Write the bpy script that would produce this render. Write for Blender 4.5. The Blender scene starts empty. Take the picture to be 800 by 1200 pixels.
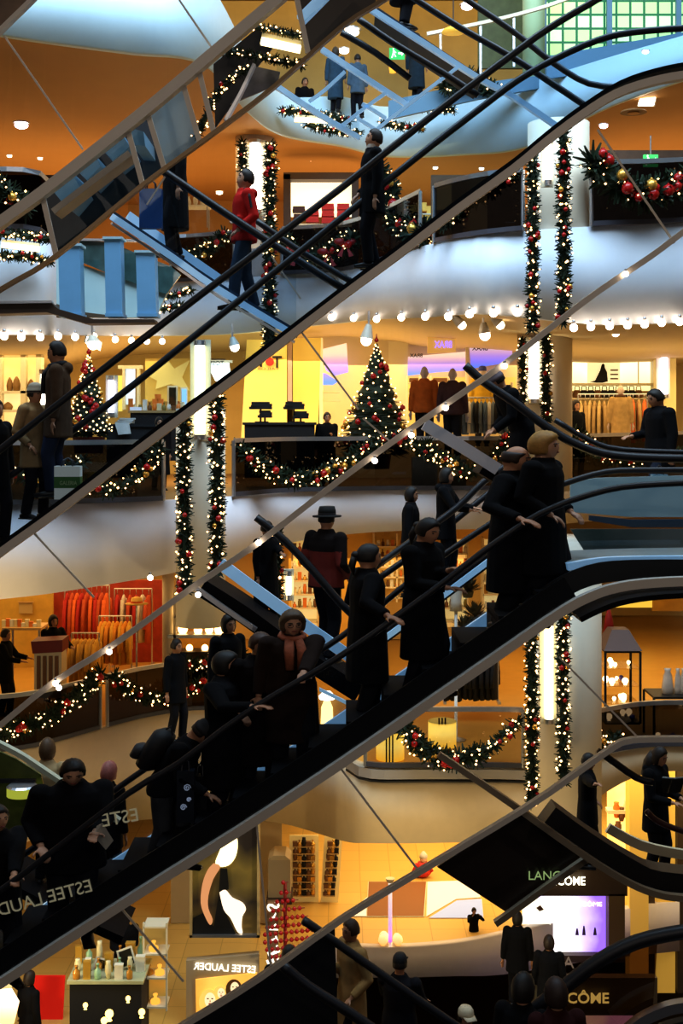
import bpy, bmesh, math, random
from mathutils import Vector, Matrix, Euler
random.seed(7)
SC = bpy.context.scene
COL = SC.collection
F = 1500.0; HZ = 504.0; ZE = 10.4
L0, L1, L2, L3, L4 = 0.0, 4.6, 9.2, 13.8, 18.4
def P(px, py, Y): return Vector(((px-400)*Y/F, Y, ZE+(HZ-py)*Y/F))
def yfor(py, z): return F*(z-ZE)/(HZ-py)
def V(*a): return Vector(a)

# ---------------------------------------------------------------- materials
_M = {}
def mat(name, col, rough=0.6, metal=0.0, em=None, es=0.0, noise=0.0, nscale=6.0, spec=0.5, sample=True):
    if name in _M: return _M[name]
    m = bpy.data.materials.new(name); m.use_nodes = True
    nt = m.node_tree; b = nt.nodes['Principled BSDF']
    b.inputs['Base Color'].default_value = (*col, 1)
    b.inputs['Roughness'].default_value = rough; b.inputs['Metallic'].default_value = metal
    b.inputs['Specular IOR Level'].default_value = spec
    if em is not None:
        b.inputs['Emission Color'].default_value = (*em, 1); b.inputs['Emission Strength'].default_value = es
        if not sample: m.cycles.emission_sampling = 'NONE'
    if noise > 0:
        tc = nt.nodes.new('ShaderNodeTexCoord'); n = nt.nodes.new('ShaderNodeTexNoise'); n.inputs['Scale'].default_value = nscale
        n.inputs['Detail'].default_value = 4
        r = nt.nodes.new('ShaderNodeMixRGB'); r.blend_type = 'MIX'
        r.inputs[1].default_value = (*[max(0, c*(1-noise)) for c in col], 1)
        r.inputs[2].default_value = (*[min(1, c*(1+noise)) for c in col], 1)
        nt.links.new(tc.outputs['Object'], n.inputs['Vector']); nt.links.new(n.outputs['Fac'], r.inputs[0])
        nt.links.new(r.outputs[0], b.inputs['Base Color'])
        if em is not None and False: pass
    _M[name] = m; return m
def glow(name, col, s, sample=False):
    if name in _M: return _M[name]
    m = bpy.data.materials.new(name); m.use_nodes = True; nt = m.node_tree
    nt.nodes.clear(); o = nt.nodes.new('ShaderNodeOutputMaterial'); e = nt.nodes.new('ShaderNodeEmission')
    e.inputs[0].default_value = (*col, 1); e.inputs[1].default_value = s
    nt.links.new(e.outputs[0], o.inputs[0])
    if not sample: m.cycles.emission_sampling = 'NONE'
    _M[name] = m; return m
def glassmat(name, tint=(1, 1, 1), refl=0.05):
    if name in _M: return _M[name]
    m = bpy.data.materials.new(name); m.use_nodes = True; nt = m.node_tree
    nt.nodes.clear(); o = nt.nodes.new('ShaderNodeOutputMaterial')
    t = nt.nodes.new('ShaderNodeBsdfTransparent'); t.inputs[0].default_value = (*tint, 1)
    g = nt.nodes.new('ShaderNodeBsdfGlossy'); g.inputs['Roughness'].default_value = 0.0
    mx = nt.nodes.new('ShaderNodeMixShader'); mx.inputs[0].default_value = refl
    nt.links.new(t.outputs[0], mx.inputs[1]); nt.links.new(g.outputs[0], mx.inputs[2]); nt.links.new(mx.outputs[0], o.inputs[0])
    _M[name] = m; return m
def rampmat(name, cols, axis='Z', lo=0., hi=1., es=0.0, rough=.6, noise=0.0, nscale=3):
    """procedural gradient along an object axis; es>0 makes it a lit display panel"""
    if name in _M: return _M[name]
    m = bpy.data.materials.new(name); m.use_nodes = True; nt = m.node_tree; b = nt.nodes['Principled BSDF']
    tc = nt.nodes.new('ShaderNodeTexCoord'); sp = nt.nodes.new('ShaderNodeSeparateXYZ'); mr = nt.nodes.new('ShaderNodeMapRange')
    mr.inputs[1].default_value = lo; mr.inputs[2].default_value = hi
    cr = nt.nodes.new('ShaderNodeValToRGB'); els = cr.color_ramp.elements
    while len(els) < len(cols): els.new(0.5)
    for i, c in enumerate(cols): els[i].position = i/(len(cols)-1); els[i].color = (*c, 1)
    nt.links.new(tc.outputs['Object'], sp.inputs[0]); nt.links.new(sp.outputs[axis], mr.inputs[0])
    if noise > 0:
        n = nt.nodes.new('ShaderNodeTexNoise'); n.inputs['Scale'].default_value = nscale
        ma = nt.nodes.new('ShaderNodeMath'); ma.operation = 'MULTIPLY_ADD'; ma.inputs[1].default_value = noise; 
        nt.links.new(tc.outputs['Object'], n.inputs['Vector']); nt.links.new(n.outputs['Fac'], ma.inputs[0]); nt.links.new(mr.outputs[0], ma.inputs[2])
        nt.links.new(ma.outputs[0], cr.inputs[0])
    else: nt.links.new(mr.outputs[0], cr.inputs[0])
    nt.links.new(cr.outputs[0], b.inputs['Base Color']); b.inputs['Roughness'].default_value = rough
    if es > 0:
        nt.links.new(cr.outputs[0], b.inputs['Emission Color']); b.inputs['Emission Strength'].default_value = es
    _M[name] = m; return m
def tilemat(name, c1, c2, scale, rough=.4):
    if name in _M: return _M[name]
    m = bpy.data.materials.new(name); m.use_nodes = True; nt = m.node_tree; b = nt.nodes['Principled BSDF']
    tc = nt.nodes.new('ShaderNodeTexCoord'); br = nt.nodes.new('ShaderNodeTexBrick'); br.inputs['Scale'].default_value = scale
    br.offset = 0.0; br.inputs['Color1'].default_value = (*c1, 1); br.inputs['Color2'].default_value = (*[c*.93 for c in c1], 1); br.inputs['Mortar'].default_value = (*c2, 1)
    br.inputs['Mortar Size'].default_value = .012; br.inputs['Brick Width'].default_value = 1; br.inputs['Row Height'].default_value = 1
    nt.links.new(tc.outputs['Object'], br.inputs['Vector']); nt.links.new(br.outputs[0], b.inputs['Base Color']); b.inputs['Roughness'].default_value = rough
    _M[name] = m; return m

WHITE = mat('fascia_white', (.78, .76, .80), .55, noise=.04, nscale=2)
STEEL = mat('brushed_steel', (.62, .62, .64), .35, .9, noise=.05, nscale=20)
ALU = mat('satin_aluminium', (.72, .66, .58), .5, .1, noise=.05)
BLUEGLOWSTEEL = mat('blue_glow_steel', (.45, .66, .85), .35, .3, em=(.3, .62, 1), es=.30, noise=.05)  # emission stands in for bright light falling on the blue steel
RUBBER = mat('black_rubber', (.010, .010, .014), .45)
DARK = mat('dark_tread', (.004, .004, .006), .7, noise=.3, nscale=30, spec=.15)
GLASS = glassmat('balustrade_glass', (.88, .90, .92), .05)
GLASSB = glassmat('blue_balustrade_glass', (.80, .89, .96), .05)
GLASSD = glassmat('dark_glass', (.42, .40, .40), .10)
BULB = glow('bulb_glow', (1.0, .80, .62), 9)
FAIRY = glow('fairy_glow', (1.0, .60, .26), 6)
FAIRYP = glow('fairy_glow_pink', (1.0, .55, .40), 5)
NEEDLE = mat('fir_needles', (.010, .028, .010), .7, noise=.5, nscale=8)
WIRE = mat('dark_wire', (.008, .02, .01), .6)
REDB = mat('red_bauble', (.45, .012, .012), .25)
GOLDB = mat('gold_bauble', (.75, .42, .08), .25, .6)
BOWR = mat('red_ribbon', (.28, .008, .010), .5)
BLACK = mat('black_paint', (.01, .01, .01), .5)

# ---------------------------------------------------------------- objects
def tag(o, label=None, cat=None, group=None, kind=None):
    if label: o['label'] = label
    if cat: o['category'] = cat
    if group: o['group'] = group
    if kind: o['kind'] = kind
    return o
def empty(name, loc, label, cat, group=None, rz=0.):
    o = bpy.data.objects.new(name, None); COL.objects.link(o); o.location = loc; o.rotation_euler = (0, 0, rz); o.empty_display_size = .1
    return tag(o, label, cat, group)
class MB:
    def __init__(s): s.v = []; s.f = []; s.mi = []
    def add(s, vs, fs, mi=0):
        k = len(s.v); s.v += [Vector(v) for v in vs]; s.f += [[i+k for i in f] for f in fs]; s.mi += [mi]*len(fs); return s
    def box(s, c, size, rot=None, mi=0, taper=1.0):
        c = Vector(c); hx, hy, hz = size[0]/2, size[1]/2, size[2]/2; vs = []
        for z in (-1, 1):
            t = taper if z > 0 else 1
            for x, y in ((-1, -1), (1, -1), (1, 1), (-1, 1)): vs.append(Vector((x*hx*t, y*hy*t, z*hz)))
        if rot is not None:
            R = rot if isinstance(rot, Matrix) else Euler(rot).to_matrix(); vs = [R @ v for v in vs]
        return s.add([c+v for v in vs], [(3, 2, 1, 0), (4, 5, 6, 7), (0, 1, 5, 4), (1, 2, 6, 5), (2, 3, 7, 6), (3, 0, 4, 7)], mi)
    def span(s, a, b, mi=0):
        a = Vector(a); b = Vector(b); return s.box((a+b)/2, [abs(x) for x in (b-a)], None, mi)
    def tube(s, pts, r, n=8, mi=0, cap=True, flat=1.0, up=None):
        pts = [Vector(p) for p in pts]; rs = r if isinstance(r, (list, tuple)) else [r]*len(pts)
        rings = []; prev = None; vs = []
        for i, p in enumerate(pts):
            d = (pts[min(i+1, len(pts)-1)]-pts[max(i-1, 0)])
            if d.length < 1e-9: d = Vector((0, 0, 1))
            d.normalize(); u = Vector(up) if up else (prev if prev is not None else (Vector((0, 0, 1)) if abs(d.z) < .9 else Vector((0, 1, 0))))
            a = d.cross(u)
            if a.length < 1e-6: a = d.cross(Vector((1, 0, 0)))
            a.normalize(); b = a.cross(d).normalized(); prev = b
            for k in range(n):
                t = 2*math.pi*k/n; vs.append(p+a*math.cos(t)*rs[i]+b*math.sin(t)*rs[i]*flat)
        fs = []
        for i in range(len(pts)-1):
            for k in range(n): fs.append((i*n+k, i*n+(k+1) % n, (i+1)*n+(k+1) % n, (i+1)*n+k))
        if cap: fs.append(tuple(range(n-1, -1, -1))); fs.append(tuple(range((len(pts)-1)*n, len(pts)*n)))
        return s.add(vs, fs, mi)
    def ribbon(s, pts, w, h, mi=0, side=Vector((0, 1, 0))):
        """bar of rectangular section along pts: w along side, h across"""
        pts = [Vector(p) for p in pts]; vs = []
        for i, p in enumerate(pts):
            d = (pts[min(i+1, len(pts)-1)]-pts[max(i-1, 0)]).normalized(); n = d.cross(side).normalized()
            for a, b in ((-1, -1), (1, -1), (1, 1), (-1, 1)): vs.append(p+side*(a*w/2)+n*(b*h/2))
        fs = [(3, 2, 1, 0), tuple(range(len(vs)-4, len(vs)))]
        for i in range(len(pts)-1):
            for k in range(4): fs.append((i*4+k, i*4+(k+1) % 4, i*4+4+(k+1) % 4, i*4+4+k))
        return s.add(vs, fs, mi)
    def ball(s, c, r, n=8, m=6, mi=0, sc=(1, 1, 1), R=None):
        c = Vector(c); vs = [Vector((0, 0, -1))]; fs = []
        for j in range(1, m):
            t = math.pi*j/m
            for k in range(n): a = 2*math.pi*k/n; vs.append(Vector((math.sin(t)*math.cos(a), math.sin(t)*math.sin(a), -math.cos(t))))
        vs.append(Vector((0, 0, 1)))
        for k in range(n): fs.append((0, 1+(k+1) % n, 1+k))
        for j in range(m-2):
            for k in range(n): a = 1+j*n; fs.append((a+k, a+(k+1) % n, a+n+(k+1) % n, a+n+k))
        a = 1+(m-2)*n; e = len(vs)-1
        for k in range(n): fs.append((a+k, a+(k+1) % n, e))
        vs = [Vector((v.x*r*sc[0], v.y*r*sc[1], v.z*r*sc[2])) for v in vs]
        if R is not None: vs = [R @ v for v in vs]
        return s.add([c+v for v in vs], fs, mi)
    def octa(s, c, r, mi=0):
        c = Vector(c); vs = [c+Vector(d)*r for d in ((1, 0, 0), (-1, 0, 0), (0, 1, 0), (0, -1, 0), (0, 0, 1), (0, 0, -1))]
        return s.add(vs, [(0, 2, 4), (2, 1, 4), (1, 3, 4), (3, 0, 4), (2, 0, 5), (1, 2, 5), (3, 1, 5), (0, 3, 5)], mi)
    def lathe(s, c, prof, n=16, mi=0, sx=1., sy=1., capb=True, capt=True):
        c = Vector(c); vs = []; fs = []
        for r, z in prof:
            for k in range(n): a = 2*math.pi*k/n; vs.append(c+Vector((r*sx*math.cos(a), r*sy*math.sin(a), z)))
        for i in range(len(prof)-1):
            for k in range(n): fs.append((i*n+k, i*n+(k+1) % n, (i+1)*n+(k+1) % n, (i+1)*n+k))
        if capb: fs.append(tuple(range(n-1, -1, -1)))
        if capt: fs.append(tuple(range((len(prof)-1)*n, len(prof)*n)))
        return s.add(vs, fs, mi)
    def quad(s, a, b, c, d, mi=0): return s.add([a, b, c, d], [(0, 1, 2, 3)], mi)
    def poly(s, pts, depth, axis=Vector((0, 1, 0)), mi=0):
        n = len(pts); a = [Vector(p) for p in pts]; b = [p+axis*depth for p in a]
        fs = [tuple(range(n)), tuple(range(2*n-1, n-1, -1))]+[(i, i+n, (i+1) % n+n, (i+1) % n) for i in range(n)]
        return s.add(a+b, fs, mi)
    def base(s):
        x0 = min(v.x for v in s.v); x1 = max(v.x for v in s.v); y0 = min(v.y for v in s.v); y1 = max(v.y for v in s.v); z0 = min(v.z for v in s.v)
        return Vector(((x0+x1)/2, (y0+y1)/2, z0))
    def mesh(s, name, mats, off=Vector((0, 0, 0)), smooth=False):
        me = bpy.data.meshes.new(name); me.from_pydata([tuple(v-off) for v in s.v], [], s.f)
        for m in (mats if isinstance(mats, (list, tuple)) else [mats]): me.materials.append(m)
        me.polygons.foreach_set('material_index', s.mi)
        if smooth: me.polygons.foreach_set('use_smooth', [True]*len(s.f))
        me.update(); return me
    def build(s, name, mats, parent=None, smooth=False, local=False):
        """world-space vertices; a child is stored relative to its parent's location"""
        if parent is not None:
            off = Vector((0, 0, 0)) if local else wloc(parent); loc = Vector((0, 0, 0))
        else: off = s.base(); loc = off
        o = bpy.data.objects.new(name, s.mesh(name, mats, off, smooth)); COL.objects.link(o)
        if parent is not None: o.parent = parent
        else: o.location = loc
        return o
def wloc(o):
    l = Vector(o.location)
    while o.parent: o = o.parent; l += Vector(o.location)
    return l
def struct(name, mb, m, smooth=False):
    o = mb.build(name, m, None, smooth); o['kind'] = 'structure'; return o
def copyobj(o, loc, label=None, group=None):
    c = o.copy(); COL.objects.link(c); c.location = loc
    if label: c['label'] = label
    if group: c['group'] = group
    for ch in list(o.children):
        d = ch.copy(); COL.objects.link(d); d.parent = c
        for g in list(ch.children):
            e = g.copy(); COL.objects.link(e); e.parent = d
    return c
def smoothpts(pts, n=6):
    """Catmull-Rom through tuples"""
    out = []; k = len(pts)
    for i in range(k-1):
        p0 = pts[max(i-1, 0)]; p1 = pts[i]; p2 = pts[i+1]; p3 = pts[min(i+2, k-1)]
        for j in range(n):
            t = j/n
            out.append(tuple(.5*((2*b)+(-a+c)*t+(2*a-5*b+4*c-d)*t*t+(-a+3*b-3*c+d)*t*t*t) for a, b, c, d in zip(p0, p1, p2, p3)))
    out.append(tuple(pts[-1])); return out
def textmesh(s, size, extrude=.01, mirror=False, bold=False):
    """lettering as a mesh in the XZ plane facing -Y, centred, cap height ~ size*.7"""
    cu = bpy.data.curves.new('t', 'FONT'); cu.body = s; cu.size = size; cu.extrude = extrude; cu.align_x = 'CENTER'; cu.align_y = 'CENTER'; cu.resolution_u = 3
    if bold: cu.offset = size*.018
    o = bpy.data.objects.new('t', cu); COL.objects.link(o)
    dg = bpy.context.evaluated_depsgraph_get(); me = bpy.data.meshes.new_from_object(o.evaluated_get(dg))
    mb = MB(); vs = [Vector(((-v.co.x if mirror else v.co.x), -v.co.z, v.co.y)) for v in me.vertices]
    mb.add(vs, [list(reversed(p.vertices)) if mirror else list(p.vertices) for p in me.polygons])
    bpy.data.objects.remove(o); bpy.data.curves.remove(cu); bpy.data.meshes.remove(me)
    return mb
def lettering(s, loc, width, m, parent, mirror=False, rot=None, bold=False, name='lettering', height=None):
    mb = textmesh(s, 1.0, .02, mirror, bold)
    w = max(v.x for v in mb.v)-min(v.x for v in mb.v); h = max(v.z for v in mb.v)-min(v.z for v in mb.v); cx = (max(v.x for v in mb.v)+min(v.x for v in mb.v))/2; cz = (max(v.z for v in mb.v)+min(v.z for v in mb.v))/2
    k = width/w; kz = k if height is None else height/h
    for v in mb.v: v.x = (v.x-cx)*k; v.z = (v.z-cz)*kz; v.y *= k
    if rot is not None:
        R = Euler(rot).to_matrix(); mb.v = [R @ v for v in mb.v]
    mb.v = [v+Vector(loc) for v in mb.v]
    return mb.build(name, m, parent)
ORD = 'first second third fourth fifth sixth seventh eighth ninth tenth eleventh twelfth thirteenth fourteenth fifteenth sixteenth seventeenth eighteenth nineteenth twentieth'.split()
# ================================================================= SETTING
FLOORW = mat('warm_wood_floor', (.62, .36, .08), .35, noise=.12, nscale=3)
FLOORG = tilemat('yellow_stone_floor', (.78, .50, .14), (.55, .33, .08), 1.4)
FLOORD = mat('sales_floor', (.30, .17, .06), .5, noise=.2)
CEIL3 = mat('orange_ceiling', (.62, .34, .12), .7, noise=.06, nscale=1)
CEIL2 = mat('cream_ceiling', (.80, .62, .32), .7, noise=.05)
WALLW = mat('warm_shop_wall', (.80, .60, .26), .7, noise=.12, nscale=2)
WALLO = mat('orange_shop_wall', (.60, .34, .12), .7, noise=.12, nscale=2)
WALLC = mat('cream_shop_wall', (.85, .72, .45), .65, noise=.08, nscale=2)
EDGES = {
 4: [(-60,21,-60,30),(50,21.3,-60,47),(150,21.6,-50,60),(235,22.5,-30,72),(290,26,60,130),(330,28,110,157),(400,29,113,170),(455,28.9,125,182),(540,28,110,180),(620,26.8,95,170),(720,25,65,122),(840,23.2,30,80)],
 3: [(-60,21.8,270,392),(40,21.8,270,392),(75,23,296,392),(130,26.6,326,393),(200,28,331,393),(270,28,326,391),(330,27.8,322,385),(400,27,318,378),(450,25,305,373),(500,22.8,287,371),(560,21.4,276,367),(620,21.2,270,372),(700,21.3,265,380),(760,21.5,263,379),(840,21.8,258,377)],
 2: [(-60,20.5,592,708),(40,20.8,591,698),(120,21.2,589,686),(200,21.8,586,672),(270,22.8,582,655),(330,24,577,638),(400,24.6,575,627),(470,24.8,574,622),(560,24.8,574,620),(620,25.5,572,618),(680,27,566,612),(760,29,560,605),(840,30,556,600)],
 1: [(-60,23,884,1000),(20,23.4,878,990),(60,23.8,870,975),(120,25,853,965),(180,26,838,960),(250,26.6,831,958),(330,25.5,845,965),(400,23,882,985),(430,22.2,897,988),(500,22.1,898,988),(580,22.1,898,986),(640,22.1,898,985),(700,23,884,935),(760,23.5,874,906),(840,23.5,874,905)],
 0: [(-60,20,1284,1330),(200,20.5,1265,1310),(290,22,1213,1260),(340,25.2,1123,1158),(400,25.7,1111,1146),(460,25.7,1111,1146),(530,25.9,1106,1144),(590,26.4,1095,1142),(700,27.5,1071,1125),(840,28.5,1051,1110)]}
EP = {k: smoothpts(v, 6) for k, v in EDGES.items()}
YB = 46.0
FLM = {4: FLOORD, 3: FLOORD, 2: FLOORD, 1: FLOORW, 0: FLOORG}
CLM = {4: CEIL3, 3: CEIL2, 2: mat('lower_ceiling', (.5, .3, .1), .7), 1: mat('ground_ceiling', (.5, .32, .1), .7), 0: BLACK}
FSM = {4: mat('top_fascia_white', (.62, .80, .88), .5, noise=.03), 3: mat('cool_fascia_white', (.74, .80, .88), .5, noise=.03), 2: mat('lilac_fascia_white', (.90, .86, .90), .55, noise=.03),
       1: mat('beige_fascia', (.80, .66, .46), .6, noise=.06), 0: mat('grey_parapet', (.72, .66, .68), .6, noise=.05)}
for k, pts in EP.items():
    top = [P(px, pt, Y) for px, Y, pt, pb in pts]; bot = [P(px, pb, Y) for px, Y, pt, pb in pts]
    n = len(pts); ins = [Vector((0, .22, 0))]*n
    m = MB(); vs = []
    for i in range(n): vs += [top[i], bot[i], bot[i]+ins[i], top[i]+ins[i]]
    fs = []
    for i in range(n-1):
        a = i*4; b = a+4
        fs += [(a, a+1, b+1, b), (a+1, a+2, b+2, b+1), (a+2, a+3, b+3, b+2), (a+3, a, b, b+3)]
    m.add(vs, fs); struct('trim_%d' % (k+1), m, FSM[k], True)
    fl = MB(); ce = MB(); vs = []; wc = []
    for i in range(n):
        t = top[i]+ins[i]; bb = Vector((t.x*YB/t.y, YB, t.z)); vs += [t-V(0, 0, .01), bb-V(0, 0, .01)]
        c = bot[i]+ins[i]+V(0, 0, .03); wc += [c, Vector((c.x*YB/c.y, YB, c.z))]
    fs = [(i*2, i*2+2, i*2+3, i*2+1) for i in range(n-1)]
    struct('floor' if k == 0 else 'floor.%03d' % k, fl.add(vs, fs), FLM[k])
    struct('ceiling' if k == 0 else 'ceiling.%03d' % k, ce.add(wc, [tuple(reversed(f)) for f in fs]), CLM[k])
# top storey lid and end walls, basement floor
struct('ceiling.005', MB().span((-24, 26, 22.0), (24, YB, 22.1)), CEIL3)
struct('wall_back', MB().span((-26, YB, -6), (26, YB+.2, 23)), WALLO)
struct('wall_left', MB().span((-16.2, 18, -6), (-16, YB, 23)), WALLO)
struct('wall_right', MB().span((16, 18, -6), (16.2, YB, 23)), WALLO)
struct('floor.005', MB().span((-16, 6, -6.1), (16, YB, -6)), mat('basement_floor', (.05, .035, .02), .5))
# shop back walls (partitions) per storey
def partition(px0, px1, Y, z0, z1, m, name='partition'):
    a = P(px0, 0, Y); b = P(px1, 0, Y)
    return struct(name, MB().span((a.x, Y, z0), (b.x, Y+.12, z1)), m)
partition(-150, 950, 36.5, L3, 17.6, WALLO)
partition(-150, 290, 35, L2, 12.9, WALLW)
partition(375, 610, 31.5, L2, 12.9, WALLC)
partition(610, 960, 36, L2, 12.9, WALLW)
partition(-150, 640, 35.5, L1, 8.6, WALLW)
partition(640, 960, 40, L1, 8.6, WALLW)
partition(200, 330, 27.0, L0, 4.0, mat('beige_panel', (.50, .38, .22), .6, noise=.06))
partition(330, 620, 38, L0, 4.0, WALLW)
partition(-150, 960, 34, L4, 22, mat('top_storey_wall', (.45, .33, .12), .7, noise=.3, nscale=1.2))
# columns
def column(px0, px1, Y, z0, z1, m=None, name='column', rect=False):
    a = P(px0, 0, Y); b = P(px1, 0, Y); r = (b.x-a.x)/2; c = ((a.x+b.x)/2, Y, 0)
    mb = MB()
    if rect: mb.span((a.x, Y-r, z0), (b.x, Y+r, z1))
    else: mb.lathe(c, [(r, z0), (r, z1)], 24)
    return struct(name, mb, m or WHITE, not rect)
COLW = mat('column_warm_white', (.80, .70, .55), .6, noise=.04)
column(276, 322, 28.6, L3, 16.95, WHITE)
column(206, 264, 21.0, 7.2, 10.75, COLW)
column(618, 690, 21.75, L3-1.2, 15.6, COLW)
column(606, 670, 25.6, L2, 12.3, COLW)
column(618, 704, 21.6, 3.2, 8.6, COLW)
# camera and lights
cam = bpy.data.cameras.new('camera'); co = bpy.data.objects.new('camera', cam); COL.objects.link(co)
co.location = (0, 0, ZE); co.rotation_euler = (math.pi/2, 0, 0)
cam.sensor_fit = 'HORIZONTAL'; cam.sensor_width = 36; cam.lens = F/800*36; cam.shift_y = -96/800; cam.clip_end = 200
SC.camera = co
def area(name, loc, size, power, col, rot=(0, 0, 0), sy=None):
    l = bpy.data.lights.new(name, 'AREA'); l.energy = power; l.color = col; l.size = size
    if sy: l.shape = 'RECTANGLE'; l.size_y = sy
    o = bpy.data.objects.new(name, l); COL.objects.link(o); o.location = loc; o.rotation_euler = rot
    return o
def plight(name, loc, power, col, r=.1):
    l = bpy.data.lights.new(name, 'POINT'); l.energy = power; l.color = col; l.shadow_soft_size = r
    o = bpy.data.objects.new(name, l); COL.objects.link(o); o.location = loc; return o
WARM = (1, .66, .27); WARM2 = (1, .77, .40)
COOL = (.62, .82, 1.0)
area('skylight', (0, 15, 24.5), 22, 5200, COOL, (math.radians(25), 0, 0), 8)
for i, (x, y, z, p) in enumerate(((-5, -2, 15.5, 560), (5, -2, 15.5, 560), (-3, -3, 20, 320), (3, -2, 11.6, 200), (-4, -1, 7.4, 120))):
    plight('front_fill', (x, y, z), p, (1, .86, .74), .12)  # unseen fill points added behind the camera to light trims and faces
area('gallery_light_top', (0, 31, 21.8), 20, 500, WARM2, (0, 0, 0), 6)
for x in (-7, 0, 7):
    area('storey_light_three', (x, 31, 16.7), 6, 150, WARM, (0, 0, 0), 6)
    area('storey_light_two', (x, 29.5, 12.0), 6, 260, WARM2, (0, 0, 0), 6)
    area('storey_light_one', (x, 30, 7.3), 6, 210, WARM, (0, 0, 0), 7)
    area('storey_light_ground', (x, 30, 3.0), 6, 480, WARM2, (0, 0, 0), 8)
    area('ceiling_uplight_three', (x, 31, 14.4), 6, 120, WARM, (math.pi, 0, 0), 6)
    area('ceiling_uplight_two', (x, 29.5, 9.8), 6, 100, WARM2, (math.pi, 0, 0), 6)
for x, p in ((-5.5, 150), (1.2, 190), (6, 90)): plight('ground_fill', (x, 19.5, 2.2), p, WARM2, .15)  # unseen fill points added in the atrium to brighten fascia and parapet
for x, p in ((-6, 150), (1.5, 60)): plight('first_floor_fill', (x, 18.5, 6.6), p, WARM2, .15)  # added fill without a fixture, lifts the dark first-storey fascia
w = bpy.data.worlds.new('world'); SC.world = w; w.use_nodes = True
w.node_tree.nodes['Background'].inputs[0].default_value = (.5, .55, .7, 1); w.node_tree.nodes['Background'].inputs[1].default_value = .02
SC.view_settings.view_transform = 'Standard'; SC.view_settings.look = 'None'
SC.view_settings.exposure = 0.1; SC.view_settings.gamma = 0.82
SC.cycles.max_bounces = 5; SC.cycles.diffuse_bounces = 2; SC.cycles.glossy_bounces = 2; SC.cycles.transparent_max_bounces = 24; SC.cycles.transmission_bounces = 2
SC.cycles.sample_clamp_indirect = 4; SC.cycles.caustics_reflective = False; SC.cycles.caustics_refractive = False

# ================================================================= ESCALATORS
def line(pts, Y, n=3): return [P(x, y, Y) for x, y in smoothpts(pts, n)]
def off(pts, dy, dY): return [Vector((p.x, p.y+dY, p.z)) for p in pts]
E2T = [(-40,680),(0,648),(75,594),(192,505),(280,440),(400,348),(465,300),(535,246),(600,199),(640,166),(680,136),(720,111),(760,97),(800,89),(850,84)]
E2H = [(-40,557),(0,527),(110,441),(203,370),(300,296),(400,220),(450,180),(535,113),(600,64),(640,35),(690,5),(740,-20),(850,-40)]
E2F = [(-40,598),(0,567),(124,476),(220,400),(330,312),(450,215),(500,175),(565,125),(605,95),(650,69),(700,47),(740,38),(800,33),(850,31)]
E2B = [(-40,880),(0,850),(62,800),(135,754),(230,685),(300,638),(400,561),(465,514),(522,474),(590,427),(650,380),(700,342),(760,302),(800,272),(850,235)]
E1T = [(-40,1185),(0,1152),(165,1045),(280,973),(400,894),(500,825),(600,756),(640,728),(670,709),(690,699),(715,690),(750,684),(800,681),(850,681)]
E1H = [(-40,1070),(22,1028),(150,930),(210,894),(290,834),(400,768),(500,697),(565,647),(620,609),(650,594),(680,583),(728,571),(800,566),(850,565)]
E1F = [(-40,1046),(22,1006),(150,915),(206,876),(290,816),(400,746),(500,665),(565,620),(620,585),(660,567),(710,553),(760,551),(850,551)]
E1B = [(200,1210),(225,1195),(305,1145),(400,1077),(500,1016),(615,947),(680,902),(720,874),(735,868),(760,866),(850,866)]
ETT = [(-40,296),(0,262),(50,226),(165,135),(235,76),(325,0),(370,-38)]
ETB = [(-40,372),(0,340),(65,301),(165,219),(240,164),(320,103),(400,32),(450,0),(500,-35)]
def pane(name, lo, hi, m, parent, th=.02):
    """glass sheet between two polylines sampled at common x"""
    def zat(l, x):
        for a, b in zip(l, l[1:]):
            if a.x <= x <= b.x: t = (x-a.x)/max(1e-6, b.x-a.x); return a.lerp(b, t)
        return None
    x0 = max(lo[0].x, hi[0].x); x1 = min(lo[-1].x, hi[-1].x); n = 22; mb = MB(); vs = []
    for i in range(n+1):
        x = x0+(x1-x0)*i/n; a = zat(lo, min(x, x1-1e-5)); b = zat(hi, min(x, x1-1e-5))
        if a is None or b is None: continue
        vs += [a, Vector((b.x, a.y, b.z))]
    fs = [(2*i, 2*i+2, 2*i+3, 2*i+1) for i in range(len(vs)//2-1)]
    return mb.add(vs, fs).build(name, m, parent)
def joints(parent, segs, Y, m=None):
    for a, b in segs:
        MB().ribbon([P(a[0], a[1], Y), P(b[0], b[1], Y)], .02, .018).build('panel_joint', m or ALU, parent)
def bar(parent, name, pts, Y, h, w, m, n=3):
    return MB().ribbon(line(pts, Y, n), w, h).build(name, m, parent)
def rail(parent, pts, Y, r=.045, name='handrail', m=None, n=3):
    return MB().tube(line(pts, Y, n), r, 8).build(name, m or RUBBER, parent, True)
def treads(parent, pts, Y0, Y1, dz, name='step', each=None):
    """stair treads between Y0 and Y1 following a pixel polyline taken at Y0"""
    l = line(pts, Y0, 6); mb = MB(); x = l[0].x; i = 0; run = .36
    def zx(x):
        for a, b in zip(l, l[1:]):
            if a.x <= x <= b.x: return a.z+(b.z-a.z)*(x-a.x)/max(1e-6, b.x-a.x)
    while x+run < l[-1].x:
        z0 = zx(x); z1 = zx(x+run)
        if z0 is not None and z1 is not None:
            bx = MB() if each else mb
            zt = max(z0, z1)+dz
            bx.span((x, Y0, zt-.07), (x+run, Y1, zt)); bx.span((x, Y0, zt-abs(z1-z0)-.03), (x+.05, Y1, zt-.05))
            if each: bx.build(name, each, parent)
        x += run
    if not each: return mb.build(name, DARK, parent)

def escalator(label, base): return empty('escalator', base, label, 'escalator', 'escalators crossing the atrium')
YE = 12.0
BLKSK = mat('black_skirt', (.004, .004, .005), .6, spec=.2)
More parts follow.
